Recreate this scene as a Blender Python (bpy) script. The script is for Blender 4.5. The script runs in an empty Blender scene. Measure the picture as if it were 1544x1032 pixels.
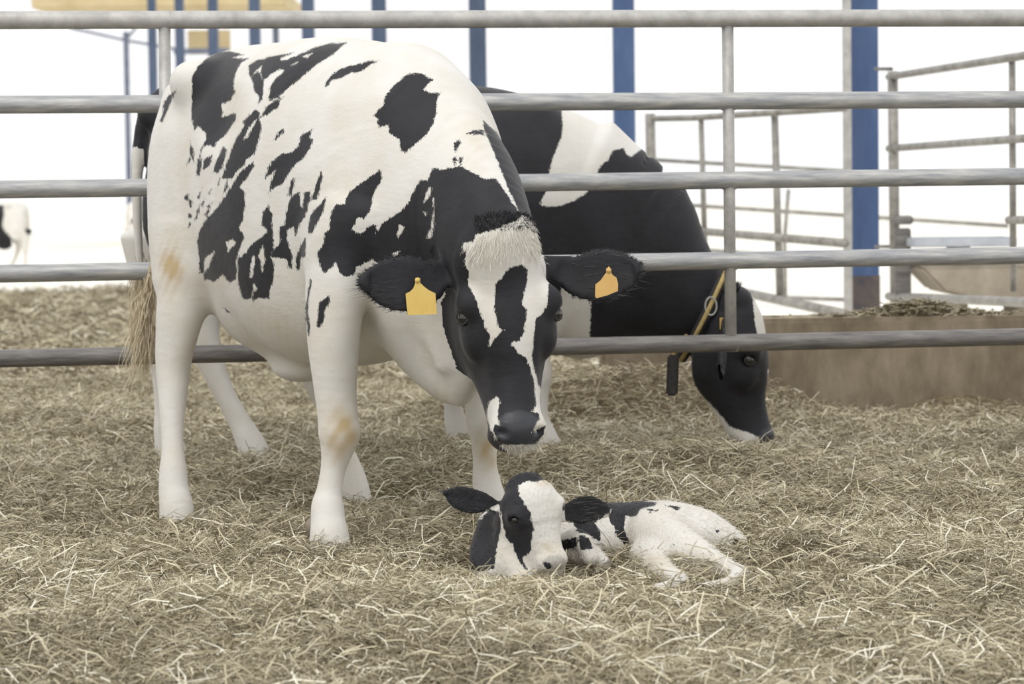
import bpy, bmesh, math, random
import numpy as np
from mathutils import Vector, Matrix

random.seed(7)
rng = np.random.default_rng(7)
scene = bpy.context.scene
COL = scene.collection

# ------------------------------------------------------------------ camera
FPX, CX, CY = 3855.0, 772.0, 516.0
CAMZ = 1.02
PITCH = math.atan(216 / FPX)
ROLL = -0.0128
cam_rot = Matrix.Rotation(math.radians(90) - PITCH, 3, 'X') @ Matrix.Rotation(ROLL, 3, 'Z')
cam_data = bpy.data.cameras.new('camera')
cam = bpy.data.objects.new('camera', cam_data)
COL.objects.link(cam)
cam.matrix_world = Matrix.Translation((0, 0, CAMZ)) @ cam_rot.to_4x4()
cam_data.sensor_width = 36
cam_data.lens = FPX / 1544 * 36
cam_data.clip_end = 600
cam_data.dof.use_dof = True
cam_data.dof.focus_distance = 7.4
cam_data.dof.aperture_fstop = 5.2
scene.camera = cam

# ------------------------------------------------------------------ light
world = bpy.data.worlds.new('world')
scene.world = world
world.use_nodes = True
wn = world.node_tree
wn.nodes['Background'].inputs[0].default_value = (1.0, 1.0, 1.0, 1)
wn.nodes['Background'].inputs[1].default_value = 1.12
sun_d = bpy.data.lights.new('sun', 'SUN')
sun_d.energy = 1.1
sun_d.angle = math.radians(35)
sun_d.color = (1.0, 0.97, 0.92)
sun = bpy.data.objects.new('sun', sun_d)
COL.objects.link(sun)
sun.rotation_euler = (math.radians(38), 0, math.radians(-28))
vs = scene.view_settings
vs.view_transform = 'Standard'
vs.look = 'None'
vs.gamma = 1
vs.use_curve_mapping = False
vs.exposure = 0.0

# ------------------------------------------------------------------ pixel <-> world
Rn = np.array(cam_rot)
RIGHT, UP, FWD = Rn[:, 0], Rn[:, 1], -Rn[:, 2]
CAM = np.array([0, 0, CAMZ])

def P(px, py, Y):
    d = FWD * FPX + RIGHT * (px - CX) + UP * (CY - py)
    return CAM + d * (Y / d[1])

def G(px, py):
    d = FWD * FPX + RIGHT * (px - CX) + UP * (CY - py)
    return CAM + d * (-CAMZ / d[2])

def project(v):
    r = v - CAM
    z = r @ FWD
    return CX + FPX * (r @ RIGHT) / z, CY - FPX * (r @ UP) / z

# ------------------------------------------------------------------ materials
def new_mat(name, color=(.8, .8, .8), rough=.6, metal=0.0, spec=.5):
    m = bpy.data.materials.new(name)
    m.use_nodes = True
    b = m.node_tree.nodes['Principled BSDF']
    b.inputs['Base Color'].default_value = (*color, 1)
    b.inputs['Roughness'].default_value = rough
    b.inputs['Metallic'].default_value = metal
    b.inputs['Specular IOR Level'].default_value = spec
    return m, m.node_tree, b

def nd(nt, typ, **kw):
    n = nt.nodes.new(typ)
    for k, v in kw.items():
        setattr(n, k, v)
    return n

def ramp(nt, stops, interp='LINEAR'):
    r = nd(nt, 'ShaderNodeValToRGB')
    r.color_ramp.interpolation = interp
    el = r.color_ramp.elements
    while len(el) < len(stops):
        el.new(0.5)
    for e, (p, c) in zip(el, stops):
        e.position = p
        e.color = (*c, 1) if len(c) == 3 else c
    return r

def noise(nt, scale, detail=4, rough=.6, vec=None, mapping=None):
    n = nd(nt, 'ShaderNodeTexNoise')
    n.inputs['Scale'].default_value = scale
    n.inputs['Detail'].default_value = detail
    n.inputs['Roughness'].default_value = rough
    if vec is None:
        tc = nd(nt, 'ShaderNodeTexCoord')
        vec = tc.outputs['Object']
    if mapping is not None:
        mp = nd(nt, 'ShaderNodeMapping')
        mp.inputs['Scale'].default_value = mapping
        nt.links.new(vec, mp.inputs['Vector'])
        vec = mp.outputs['Vector']
    nt.links.new(vec, n.inputs['Vector'])
    return n

def noisy_mat(name, c1, c2, scale=8, rough=.7, metal=0., bump=.2, bscale=60, mapping=None, spec=.4, mid=None):
    m, nt, b = new_mat(name, c1, rough, metal, spec)
    n = noise(nt, scale, 6, .65, mapping=mapping)
    st = [(.32, c1), (.68, c2)] if mid is None else [(.3, c1), (.5, mid), (.7, c2)]
    r = ramp(nt, st)
    nt.links.new(n.outputs['Fac'], r.inputs[0])
    nt.links.new(r.outputs[0], b.inputs['Base Color'])
    if bump:
        n2 = noise(nt, bscale, 5, .6, mapping=mapping)
        bp = nd(nt, 'ShaderNodeBump')
        bp.inputs['Strength'].default_value = bump
        bp.inputs['Distance'].default_value = .004
        nt.links.new(n2.outputs['Fac'], bp.inputs['Height'])
        nt.links.new(bp.outputs[0], b.inputs['Normal'])
    return m

def coat_mat(name, white=(.735, .72, .685), black=(.0105, .0105, .0135), fur=(260, 260, 70), bump=.25):
    m, nt, b = new_mat(name, white, .62, 0, .35)
    L = nt.links.new
    a = nd(nt, 'ShaderNodeAttribute', attribute_name='coat')
    st = nd(nt, 'ShaderNodeAttribute', attribute_name='stain_shade')
    pad = nd(nt, 'ShaderNodeAttribute', attribute_name='pad')
    n = noise(nt, 1, 3, .6, mapping=fur)
    n2 = noise(nt, 45, 3, .6)
    ad = nd(nt, 'ShaderNodeMath', operation='MULTIPLY_ADD')
    L(n.outputs['Fac'], ad.inputs[0]); ad.inputs[1].default_value = 9; ad.inputs[2].default_value = -4.5
    ad2 = nd(nt, 'ShaderNodeMath', operation='MULTIPLY_ADD')
    L(n2.outputs['Fac'], ad2.inputs[0]); ad2.inputs[1].default_value = 5; ad2.inputs[2].default_value = -2.5
    s1 = nd(nt, 'ShaderNodeMath', operation='ADD'); L(a.outputs['Fac'], s1.inputs[0]); L(ad.outputs[0], s1.inputs[1])
    s2 = nd(nt, 'ShaderNodeMath', operation='ADD'); L(s1.outputs[0], s2.inputs[0]); L(ad2.outputs[0], s2.inputs[1])
    mr = nd(nt, 'ShaderNodeMapRange'); mr.inputs[1].default_value = -.8; mr.inputs[2].default_value = .8
    L(s2.outputs[0], mr.inputs[0])
    # whites: slightly mottled, warm
    n3 = noise(nt, 7, 5, .6)
    rw = ramp(nt, [(.3, tuple(c * f for c, f in zip(white, (.93, .9, .84)))), (.62, white)])
    L(n3.outputs['Fac'], rw.inputs[0])
    mx0 = nd(nt, 'ShaderNodeMix', data_type='RGBA')
    L(st.outputs['Fac'], mx0.inputs[0]); L(rw.outputs[0], mx0.inputs[6]); mx0.inputs[7].default_value = (.50, .385, .22, 1)
    rb = ramp(nt, [(.35, black), (.75, tuple(min(1, c * 2.1) for c in black))])
    L(n3.outputs['Fac'], rb.inputs[0])
    mx = nd(nt, 'ShaderNodeMix', data_type='RGBA')
    L(mr.outputs[0], mx.inputs[0]); L(mx0.outputs[2], mx.inputs[6]); L(rb.outputs[0], mx.inputs[7])
    mx2 = nd(nt, 'ShaderNodeMix', data_type='RGBA')
    L(pad.outputs['Fac'], mx2.inputs[0]); L(mx.outputs[2], mx2.inputs[6]); mx2.inputs[7].default_value = (.045, .047, .055, 1)
    L(mx2.outputs[2], b.inputs['Base Color'])
    rr = nd(nt, 'ShaderNodeMapRange'); rr.inputs[3].default_value = .6; rr.inputs[4].default_value = .36
    L(pad.outputs['Fac'], rr.inputs[0]); L(rr.outputs[0], b.inputs['Roughness'])
    b.inputs['Sheen Weight'].default_value = .12
    b.inputs['Sheen Roughness'].default_value = .4
    bp = nd(nt, 'ShaderNodeBump'); bp.inputs['Strength'].default_value = bump; bp.inputs['Distance'].default_value = .004
    L(n.outputs['Fac'], bp.inputs['Height'])
    nw = noise(nt, 1, 3, .55, mapping=(16, 16, 42))
    bw = nd(nt, 'ShaderNodeBump'); bw.inputs['Strength'].default_value = .16; bw.inputs['Distance'].default_value = .012
    L(nw.outputs['Fac'], bw.inputs['Height']); L(bw.outputs[0], bp.inputs['Normal'])
    L(bp.outputs[0], b.inputs['Normal'])
    return m

M = {}
M['coat'] = coat_mat('cow_coat')
M['coat_wet'] = coat_mat('calf_coat', white=(.72, .70, .66), fur=(130, 130, 60), bump=.9)
M['galv'] = noisy_mat('galvanized_steel', (.36, .35, .33), (.58, .57, .54), 14, .5, .25, .15, 120, (1, 1, 1), .5, mid=(.47, .46, .44))
M['galv_rail'] = noisy_mat('galvanized_rail', (.26, .27, .30), (.62, .61, .58), 3, .45, .3, .25, 12, (1.3, 14, 22), .5, mid=(.42, .425, .43))
M['galv_far'] = noisy_mat('weathered_gate_steel', (.19, .18, .16), (.40, .385, .35), 10, .5, .2, .1, 60, (1, 1, 1), .5)
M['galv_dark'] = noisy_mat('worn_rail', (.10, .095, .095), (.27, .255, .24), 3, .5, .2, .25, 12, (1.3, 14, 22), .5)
M['blue'] = noisy_mat('blue_paint', (.045, .085, .20), (.085, .14, .27), 2.5, .5, 0, .1, 40, (3, 3, .6))
M['blue_hazed'] = noisy_mat('hazed_blue_paint', (.05, .075, .13), (.09, .125, .20), 2.5, .5, 0, .1, 40, (3, 3, .6))  # farther columns: blue greyed in the colour itself to stand for haze
M['blue_grime'] = noisy_mat('rusty_base', (.06, .06, .08), (.17, .13, .10), 6, .8)
M['concrete'] = noisy_mat('grimy_concrete', (.12, .092, .062), (.36, .30, .22), 2.6, .95, 0, .7, 25, mid=(.22, .178, .125), mapping=(1.6, 1, .7))
M['trough'] = noisy_mat('trough_concrete', (.24, .205, .155), (.40, .35, .285), 4, .9, 0, .3, 25)
M['tray'] = noisy_mat('pale_metal_tray', (.42, .46, .52), (.6, .62, .66), 5, .4, .3)
M['tag'] = noisy_mat('yellow_tag', (.72, .50, .13), (.78, .57, .18), 20, .55, 0, 0)
M['tag_orange'] = noisy_mat('amber_tag', (.66, .42, .14), (.72, .47, .17), 20, .55, 0, 0)
M['collar'] = noisy_mat('black_webbing', (.02, .02, .022), (.05, .045, .04), 60, .7)
M['collar_yellow'] = noisy_mat('ochre_webbing', (.45, .33, .12), (.6, .46, .2), 60, .7)
M['eye'], _, _b = new_mat('eye', (.012, .010, .010), .08, 0, .8)
M['eyerim'], _, _b = new_mat('eye_rim', (.13, .125, .135), .3, 0, .5)
M['hair_cream'] = noisy_mat('cream_hair', (.50, .42, .28), (.72, .64, .48), 30, .7, 0, 0)
M['hair_white'] = noisy_mat('white_hair', (.74, .71, .65), (.86, .83, .77), 30, .7, 0, 0)
M['hair_black'] = noisy_mat('black_hair', (.02, .02, .022), (.05, .05, .055), 30, .6, 0, 0)
M['hair_grey'] = noisy_mat('grey_hair', (.035, .035, .038), (.09, .085, .085), 30, .6, 0, 0)
M['hoof'] = noisy_mat('hoof_horn', (.16, .13, .10), (.3, .25, .19), 20, .6)
M['roof'] = noisy_mat('shed_roof', (.50, .40, .22), (.66, .55, .34), 1.5, .8, 0, 0)
M['steel_far'] = noisy_mat('far_steel', (.10, .12, .18), (.2, .22, .28), 3, .6, 0, 0)
M['yard'] = noisy_mat('sunlit_yard', (.80, .76, .66), (.95, .93, .88), .35, .95, 0, 0)

m, nt, b = new_mat('pen_floor', (.1, .08, .06), .95, 0, .1)
n = noise(nt, 22, 8, .75)
r = ramp(nt, [(.30, (.055, .042, .026)), (.50, (.17, .135, .085)), (.66, (.34, .28, .19)), (.8, (.50, .43, .30))])  # dark browns paint in the shadow of pits between straws
nt.links.new(n.outputs['Fac'], r.inputs[0]); nt.links.new(r.outputs[0], b.inputs['Base Color'])
bp = nd(nt, 'ShaderNodeBump'); bp.inputs['Strength'].default_value = .8; bp.inputs['Distance'].default_value = .02
nt.links.new(n.outputs['Fac'], bp.inputs['Height']); nt.links.new(bp.outputs[0], b.inputs['Normal'])
M['floor'] = m

m, nt, b = new_mat('straw', (.5, .42, .28), .55, 0, .35)
a = nd(nt, 'ShaderNodeAttribute', attribute_name='tone')
r = ramp(nt, [(0, (.14, .118, .074)), (.3, (.30, .258, .168)), (.62, (.50, .44, .305)), (.86, (.70, .63, .45)), (1, (.86, .82, .68))])
nt.links.new(a.outputs['Fac'], r.inputs[0]); nt.links.new(r.outputs[0], b.inputs['Base Color'])
M['straw'] = m

# ------------------------------------------------------------------ object helpers
def world_loc(p):
    v = Vector((0, 0, 0))
    while p is not None:
        v = v + p.location; p = p.parent
    return v

def link(o, parent=None):
    COL.objects.link(o)
    if parent is not None:
        o.parent = parent
    return o

def tag(o, label=None, cat=None, group=None, kind=None):
    if label: o['label'] = label
    if cat: o['category'] = cat
    if group: o['group'] = group
    if kind: o['kind'] = kind
    return o

def empty(name, loc=(0, 0, 0)):
    o = bpy.data.objects.new(name, None)
    o.empty_display_size = .1
    o.location = loc
    return link(o)

def mesh_obj(name, verts, faces, mat, parent=None, smooth=True, attrs=None, world_space=True):
    me = bpy.data.meshes.new(name)
    verts = np.asarray(verts, dtype=np.float32)
    faces = np.asarray(faces)
    if parent is not None and world_space:
        verts = verts - np.array(world_loc(parent), dtype=np.float32)
    if faces.ndim == 2:
        nf, k = faces.shape
        me.vertices.add(len(verts)); me.vertices.foreach_set('co', verts.ravel())
        me.loops.add(nf * k); me.loops.foreach_set('vertex_index', faces.ravel().astype(np.int32))
        me.polygons.add(nf)
        me.polygons.foreach_set('loop_start', np.arange(0, nf * k, k, dtype=np.int32))
        me.update(calc_edges=True)
    else:
        me.from_pydata(verts.tolist(), [], faces.tolist())
    if smooth:
        me.polygons.foreach_set('use_smooth', np.ones(len(me.polygons), dtype=bool))
    me.materials.append(mat)
    if attrs:
        for k_, v_ in attrs.items():
            at = me.attributes.new(k_, 'FLOAT', 'POINT')
            at.data.foreach_set('value', v_.astype(np.float32))
    o = bpy.data.objects.new(name, me)
    return link(o, parent)

def bm_obj(name, bm, mat, parent=None, smooth=True):
    if parent is not None:
        bmesh.ops.translate(bm, verts=bm.verts, vec=-world_loc(parent))
    me = bpy.data.meshes.new(name)
    bmesh.ops.recalc_face_normals(bm, faces=bm.faces)
    bm.to_mesh(me); bm.free()
    me.materials.append(mat)
    if smooth:
        for p in me.polygons: p.use_smooth = True
    o = bpy.data.objects.new(name, me)
    return link(o, parent)

def tube_bm(bm, pts, radii, seg=16, up=(0, 0, 1), flat=1.0, closed_caps=True):
    pts = [Vector(p) for p in pts]
    if not hasattr(radii, '__len__'): radii = [radii] * len(pts)
    rings = []
    for i, p in enumerate(pts):
        t = (pts[min(i + 1, len(pts) - 1)] - pts[max(i - 1, 0)]).normalized()
        u = Vector(up)
        if abs(u.dot(t)) > .95: u = Vector((0, 1, 0))
        s = t.cross(u).normalized(); u = s.cross(t).normalized()
        rings.append([bm.verts.new(p + s * math.cos(a) * radii[i] * flat + u * math.sin(a) * radii[i])
                      for a in [2 * math.pi * k / seg for k in range(seg)]])
    for a_, b_ in zip(rings[:-1], rings[1:]):
        for k in range(seg):
            bm.faces.new((a_[k], a_[(k + 1) % seg], b_[(k + 1) % seg], b_[k]))
    if closed_caps:
        bm.faces.new(rings[0][::-1]); bm.faces.new(rings[-1])

def tube(name, pts, radii, mat, parent=None, seg=16, up=(0, 0, 1), flat=1.0):
    bm = bmesh.new(); tube_bm(bm, pts, radii, seg, up, flat)
    return bm_obj(name, bm, mat, parent)

def box_bm(bm, c, size, rot=None, bevel=0.0):
    r = bmesh.ops.create_cube(bm, size=1)
    vs_ = r['verts']
    mt = Matrix.Translation(c) @ (rot.to_4x4() if rot else Matrix.Identity(4)) @ Matrix.Diagonal((*size, 1))
    bmesh.ops.transform(bm, matrix=mt, verts=vs_)
    if bevel:
        es = list({e for v in vs_ for e in v.link_edges})
        bmesh.ops.bevel(bm, geom=es, offset=bevel, segments=2, affect='EDGES')

def box(name, c, size, mat, parent=None, rot=None, bevel=0.0):
    bm = bmesh.new(); box_bm(bm, c, size, rot, bevel)
    return bm_obj(name, bm, mat, parent, smooth=False)

def beam(name, a, b_, w, h, mat, parent=None, bevel=.002):
    a, b_ = Vector(a), Vector(b_)
    d = (b_ - a); L = d.length
    q = d.to_track_quat('Z', 'Y').to_matrix()
    return box(name, (a + b_) / 2, (w, h, L), mat, parent, q, bevel)

# ------------------------------------------------------------------ ground shape
def vnoise(x, y, seeds):
    z = np.zeros_like(x)
    for (fx, fy, ph, am) in seeds:
        z = z + am * np.sin(x * fx + y * fy + ph)
    return z
_gs = []
for i in range(26):
    f_ = 1.6 * (1.22 ** (i % 13)); an = rng.uniform(0, math.pi * 2)
    _gs.append((f_ * math.cos(an), f_ * math.sin(an), rng.uniform(0, 6.28), .011 / (1 + .22 * (i % 13))))
MOUNDS = []      # (x, y, sx, sy, h) soft heaps of bedding, added around the calf
for (px, py, sx, sy, h) in ((1190, 850, .12, .10, .05), (690, 872, .08, .05, .02)):
    g_ = G(px, py); MOUNDS.append((g_[0], g_[1], sx, sy, h))
MOUNDS += [(.55, 11.65, .55, .28, .20), (1.05, 11.75, .30, .20, .14), (.0, 11.8, .5, .4, .12), (2.1, 12.0, .28, .25, .10)]
CALF = [G(px, py) for px, py in ((760, 860), (880, 860), (1000, 880), (1100, 880))]
def ground(x, y):
    z = vnoise(x, y, _gs)
    w_ = 0
    for c_ in CALF:
        w_ = np.maximum(w_, np.exp(-((x - c_[0]) / .2) ** 2 - ((y - c_[1] + .1) / .4) ** 2))
    z = z * (1 - w_) - np.where(x < .25, .050, .038) * w_
    for (mx_, my_, sx, sy, h) in MOUNDS:
        z = z + h * np.exp(-((x - mx_) / sx) ** 2 - ((y - my_) / sy) ** 2)
    return z

# ------------------------------------------------------------------ implicit-surface modeller
class Field:
    def __init__(self, lo, hi, h):
        self.h = h; self.lo = np.array(lo, float)
        self.n = np.ceil((np.array(hi) - self.lo) / h).astype(int) + 1
        self.V = np.full(self.n, .5, np.float32)
        self.M = np.eye(4)
    def tf(self, p):
        return self.M[:3, :3] @ np.asarray(p, float) + self.M[:3, 3]
    def td(self, d):
        v = self.M[:3, :3] @ np.asarray(d, float); return v / np.linalg.norm(v)
    def sl(self, pts, rad):
        pts = np.array(pts)
        a = np.floor((pts.min(0) - rad - self.lo) / self.h).astype(int)
        b_ = np.ceil((pts.max(0) + rad - self.lo) / self.h).astype(int) + 1
        a = np.clip(a, 0, self.n); b_ = np.clip(b_, 0, self.n)
        return a, b_
    def grid(self, a, b_):
        return [((np.arange(a[i], b_[i]) * self.h + self.lo[i]).astype(np.float32)).reshape([-1 if j == i else 1 for j in range(3)]) for i in range(3)]
    def comb(self, a, b_, D, k, op):
        s = tuple(slice(a[i], b_[i]) for i in range(3))
        W = self.V[s]
        if op == 'sub':
            D = -D
            if k > 0:
                h = np.maximum(k - np.abs(W - D), 0) / k
                self.V[s] = np.maximum(W, D) + h * h * k * .25
            else: self.V[s] = np.maximum(W, D)
        else:
            if k > 0:
                h = np.maximum(k - np.abs(W - D), 0) / k
                self.V[s] = np.minimum(W, D) - h * h * k * .25
            else: self.V[s] = np.minimum(W, D)
    def chain(self, pts, k=.03, up=(0, 0, 1), sub=3, cap=None, op='add', p=2.0):
        """pts: (x,y,z,r_side,r_up)"""
        A = np.array(pts, float)
        if sub > 1 and len(A) > 2:
            out = []
            E = np.vstack([2 * A[0] - A[1], A, 2 * A[-1] - A[-2]])
            for i in range(1, len(E) - 2):
                p0, p1, p2, p3 = E[i - 1:i + 3]
                for t in np.linspace(0, 1, sub, endpoint=False):
                    out.append(.5 * ((2 * p1) + (-p0 + p2) * t + (2 * p0 - 5 * p1 + 4 * p2 - p3) * t * t + (-p0 + 3 * p1 - 3 * p2 + p3) * t ** 3))
            out.append(A[-1]); A = np.array(out)
        s_ = np.linalg.norm(self.M[:3, 0])
        C = np.array([self.tf(q[:3]) for q in A]); Rr = np.maximum(A[:, 3:5], .003) * s_
        upv = self.td(up)
        rad = Rr.max() + .03 + k
        a, b_ = self.sl(C, rad)
        if (b_ <= a).any(): return
        D = np.full(b_ - a, .5, np.float32)
        for i in range(len(C) - 1):
            q0, q1 = C[i], C[i + 1]; e = q1 - q0; L = np.linalg.norm(e)
            if L < 1e-6: continue
            e = e / L
            v = upv - e * (upv @ e); v /= np.linalg.norm(v); u = np.cross(e, v)
            rm = max(Rr[i].max(), Rr[i + 1].max()) + k + .03
            a2, b2 = self.sl([q0, q1], rm)
            a2 = np.maximum(a2, a); b2 = np.minimum(b2, b_)
            if (b2 <= a2).any(): continue
            X, Y, Z = self.grid(a2, b2)
            X = X - q0[0]; Y = Y - q0[1]; Z = Z - q0[2]
            t = X * e[0] + Y * e[1] + Z * e[2]
            tc = np.clip(t, 0, L); w = t - tc; tc = tc / L
            rx = Rr[i, 0] + (Rr[i + 1, 0] - Rr[i, 0]) * tc
            ry = Rr[i, 1] + (Rr[i + 1, 1] - Rr[i, 1]) * tc
            mn = min(Rr[i].min(), Rr[i + 1].min())
            rw0 = min(mn, L * .8); rw1 = rw0
            if i == 0: rw0 = mn if cap is None else cap[0] * s_
            if i == len(C) - 2: rw1 = mn if cap is None else cap[1] * s_
            rw = np.where(w < 0, rw0, rw1)
            U = (X * u[0] + Y * u[1] + Z * u[2]) / rx
            Vv = (X * v[0] + Y * v[1] + Z * v[2]) / ry
            if p == 2.0: q = U * U + Vv * Vv
            else: q = (np.abs(U) ** p + np.abs(Vv) ** p) ** (2 / p)
            q = np.sqrt(q + (w / rw) ** 2)
            d = ((q - 1) * np.minimum(rx, ry)).astype(np.float32)
            s = tuple(slice(a2[j] - a[j], b2[j] - a[j]) for j in range(3))
            D[s] = np.minimum(D[s], d)
        self.comb(a, b_, D, k, op)
    def loftx(self, secs, cap=(.08, .08), p=2.3, k=0):
        """smooth trunk along local x; secs: (x, y, z, half width, half height)"""
        A = np.array(secs, float); x0, x1 = A[0, 0], A[-1, 0]
        a, b_ = self.sl([(x0, 0, 0), (x1, 0, 0)], .02 + k)
        a[1:] = 0; b_[1:] = self.n[1:]
        X, Y, Z = self.grid(a, b_); xs = X.ravel()
        # natural smooth interpolation: dense linear then a few box blurs
        xd = np.linspace(x0, x1, 241); cols = []
        for c in range(1, 5):
            yv = np.interp(xd, A[:, 0], A[:, c])
            for _ in range(3):
                pad_ = np.concatenate([2 * yv[0] - yv[1:9][::-1], yv, 2 * yv[-1] - yv[-9:-1][::-1]])
                yv = np.convolve(pad_, np.ones(17) / 17, 'valid')
            cols.append(np.interp(xs, xd, yv).reshape(-1, 1, 1))
        cy, cz, rx, rz = cols
        w = np.maximum((x0 + cap[0]) - X, 0) / cap[0] + np.maximum(X - (x1 - cap[1]), 0) / cap[1]
        q = (np.abs((Y - cy) / rx) ** p + np.abs((Z - cz) / rz) ** p) ** (2 / p)
        D = ((np.sqrt(q + w * w) - 1) * np.minimum(rx, rz)).astype(np.float32)
        self.comb(a, b_, D, k, 'add')
    def ell(self, c, r, k=.03, axes=None, op='add'):
        """ellipsoid; r=(rx,ry,rz) along axes (rows)"""
        s_ = np.linalg.norm(self.M[:3, 0])
        C = self.tf(c); r = np.array(r, float) * s_
        ax = np.eye(3) if axes is None else np.array(axes, float)
        ax = np.array([self.td(v) for v in ax])
        a, b_ = self.sl([C], r.max() + k + .02)
        if (b_ <= a).any(): return
        X, Y, Z = self.grid(a, b_); X = X - C[0]; Y = Y - C[1]; Z = Z - C[2]
        q = 0; q2 = 0
        for i in range(3):
            t = X * ax[i, 0] + Y * ax[i, 1] + Z * ax[i, 2]
            q = q + (t / r[i]) ** 2; q2 = q2 + (t / r[i] ** 2) ** 2
        k0 = np.sqrt(q); d = (k0 * (k0 - 1) / np.maximum(np.sqrt(q2), 1e-6)).astype(np.float32)
        self.comb(a, b_, d, k, op)
    def mesh(self, smooth=2):
        V = self.V; S = V < 0
        nx, ny, nz = [k_ - 1 for k_ in V.shape]
        cnt = np.zeros((nx, ny, nz), np.int8)
        for i in (0, 1):
            for j in (0, 1):
                for l in (0, 1):
                    cnt += S[i:i + nx, j:j + ny, l:l + nz]
        act = (cnt > 0) & (cnt < 8)
        idx = np.argwhere(act)
        vid = np.full((nx, ny, nz), -1, np.int32); vid[act] = np.arange(len(idx))
        co = {}
        for i in (0, 1):
            for j in (0, 1):
                for l in (0, 1):
                    co[i, j, l] = V[idx[:, 0] + i, idx[:, 1] + j, idx[:, 2] + l]
        acc = np.zeros((len(idx), 3)); num = np.zeros(len(idx))
        for ax in range(3):
            o1, o2 = [q for q in range(3) if q != ax]
            for x in (0, 1):
                for y in (0, 1):
                    c0 = [0, 0, 0]; c1 = [0, 0, 0]
                    c0[o1] = c1[o1] = x; c0[o2] = c1[o2] = y; c1[ax] = 1
                    a_, b_ = co[tuple(c0)], co[tuple(c1)]
                    m_ = (a_ < 0) != (b_ < 0)
                    t = np.where(m_, a_ / np.where(m_, a_ - b_, 1), 0)
                    pt = np.zeros((len(idx), 3)); pt[:, o1] = x; pt[:, o2] = y; pt[:, ax] = t
                    acc += pt * m_[:, None]; num += m_
        verts = (idx + acc / num[:, None]) * self.h + self.lo
        F = []
        for ax in range(3):
            o1, o2 = [(1, 2), (2, 0), (0, 1)][ax]
            s0 = [slice(None)] * 3; s1 = [slice(None)] * 3
            s0[ax] = slice(0, -1); s1[ax] = slice(1, None)
            A0 = S[tuple(s0)]; A1 = S[tuple(s1)]
            ed = np.argwhere(A0 != A1)
            ok = (ed[:, o1] > 0) & (ed[:, o2] > 0) & (ed[:, o1] < V.shape[o1] - 1) & (ed[:, o2] < V.shape[o2] - 1)
            ed = ed[ok]
            flip = ~A0[ed[:, 0], ed[:, 1], ed[:, 2]]
            q = []
            for (d1, d2) in ((0, 0), (1, 0), (1, 1), (0, 1)):
                c = ed.copy(); c[:, o1] -= d1; c[:, o2] -= d2
                q.append(vid[c[:, 0], c[:, 1], c[:, 2]])
            q = np.array(q).T
            # outward normal: towards +ax when inside is at A0
            q = np.where(flip[:, None], q[:, ::-1], q)
            F.append(q)
        F = np.vstack(F)
        E = np.vstack([F[:, [0, 1]], F[:, [1, 2]], F[:, [2, 3]], F[:, [3, 0]]])
        for _ in range(smooth):
            for lam in (.5, -.52):
                s = np.zeros_like(verts); c = np.zeros(len(verts))
                for d_ in range(3):
                    s[:, d_] = np.bincount(E[:, 0], verts[E[:, 1], d_], len(verts)) + np.bincount(E[:, 1], verts[E[:, 0], d_], len(verts))
                c = np.bincount(E[:, 0], minlength=len(verts)) + np.bincount(E[:, 1], minlength=len(verts))
                verts = verts + lam * (s / np.maximum(c, 1)[:, None] - verts)
        return verts, F

def vnormals(v, F):
    n = np.cross(v[F[:, 2]] - v[F[:, 0]], v[F[:, 3]] - v[F[:, 1]])
    out = np.zeros_like(v)
    for d_ in range(3):
        for c in range(4):
            out[:, d_] += np.bincount(F[:, c], n[:, d_], len(v))
    return out / np.maximum(np.linalg.norm(out, axis=1), 1e-12)[:, None]

def poly_sd(px, py, poly):
    """signed distance in pixels, positive inside"""
    poly = np.array(poly, float)
    lo = poly.min(0) - 14; hi = poly.max(0) + 14
    out = np.full(len(px), -14.0)
    m_ = (px > lo[0]) & (px < hi[0]) & (py > lo[1]) & (py < hi[1])
    x, y = px[m_], py[m_]
    if not len(x): return out
    d = np.full(len(x), 1e9); ins = np.zeros(len(x), bool)
    for i in range(len(poly)):
        a = poly[i]; b_ = poly[(i + 1) % len(poly)]; e = b_ - a
        t = np.clip(((x - a[0]) * e[0] + (y - a[1]) * e[1]) / max(e @ e, 1e-9), 0, 1)
        d = np.minimum(d, np.hypot(x - a[0] - t * e[0], y - a[1] - t * e[1]))
        if a[1] != b_[1]:
            c = ((a[1] > y) != (b_[1] > y)) & (x < (b_[0] - a[0]) * (y - a[1]) / (b_[1] - a[1]) + a[0])
            ins ^= c
    out[m_] = np.clip(np.where(ins, d, -d), -14, 14)
    return out

def crop(x0, y0, s, *pts):
    return [(x0 + x / s, y0 + y / s) for x, y in pts]

def paint(px, py, base, ops):
    s = base.astype(float).copy()
    for kind, poly, mask in ops:
        d = poly_sd(px, py, poly)
        if mask is not None: d = np.where(mask, d, -14)
        s = np.maximum(s, d) if kind == 'b' else np.minimum(s, -d)
    return s

def blotches(v, seed, bias):
    r_ = np.random.default_rng(seed); z = np.zeros(len(v))
    for i in range(14):
        k = r_.normal(size=3) * 5.0
        z += np.sin(v @ k + r_.uniform(0, 6.28))
    return (z - bias) * 4

def frame(o, x, y, z, s=1.0):
    Mx = np.eye(4); Mx[:3, 0] = np.array(x) * s; Mx[:3, 1] = np.array(y) * s; Mx[:3, 2] = np.array(z) * s; Mx[:3, 3] = o
    return Mx

def unit(v):
    v = np.array(v, float); return v / np.linalg.norm(v)

def to_frame(v, Mx):
    return (v - Mx[:3, 3]) @ np.linalg.inv(Mx[:3, :3]).T

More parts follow.
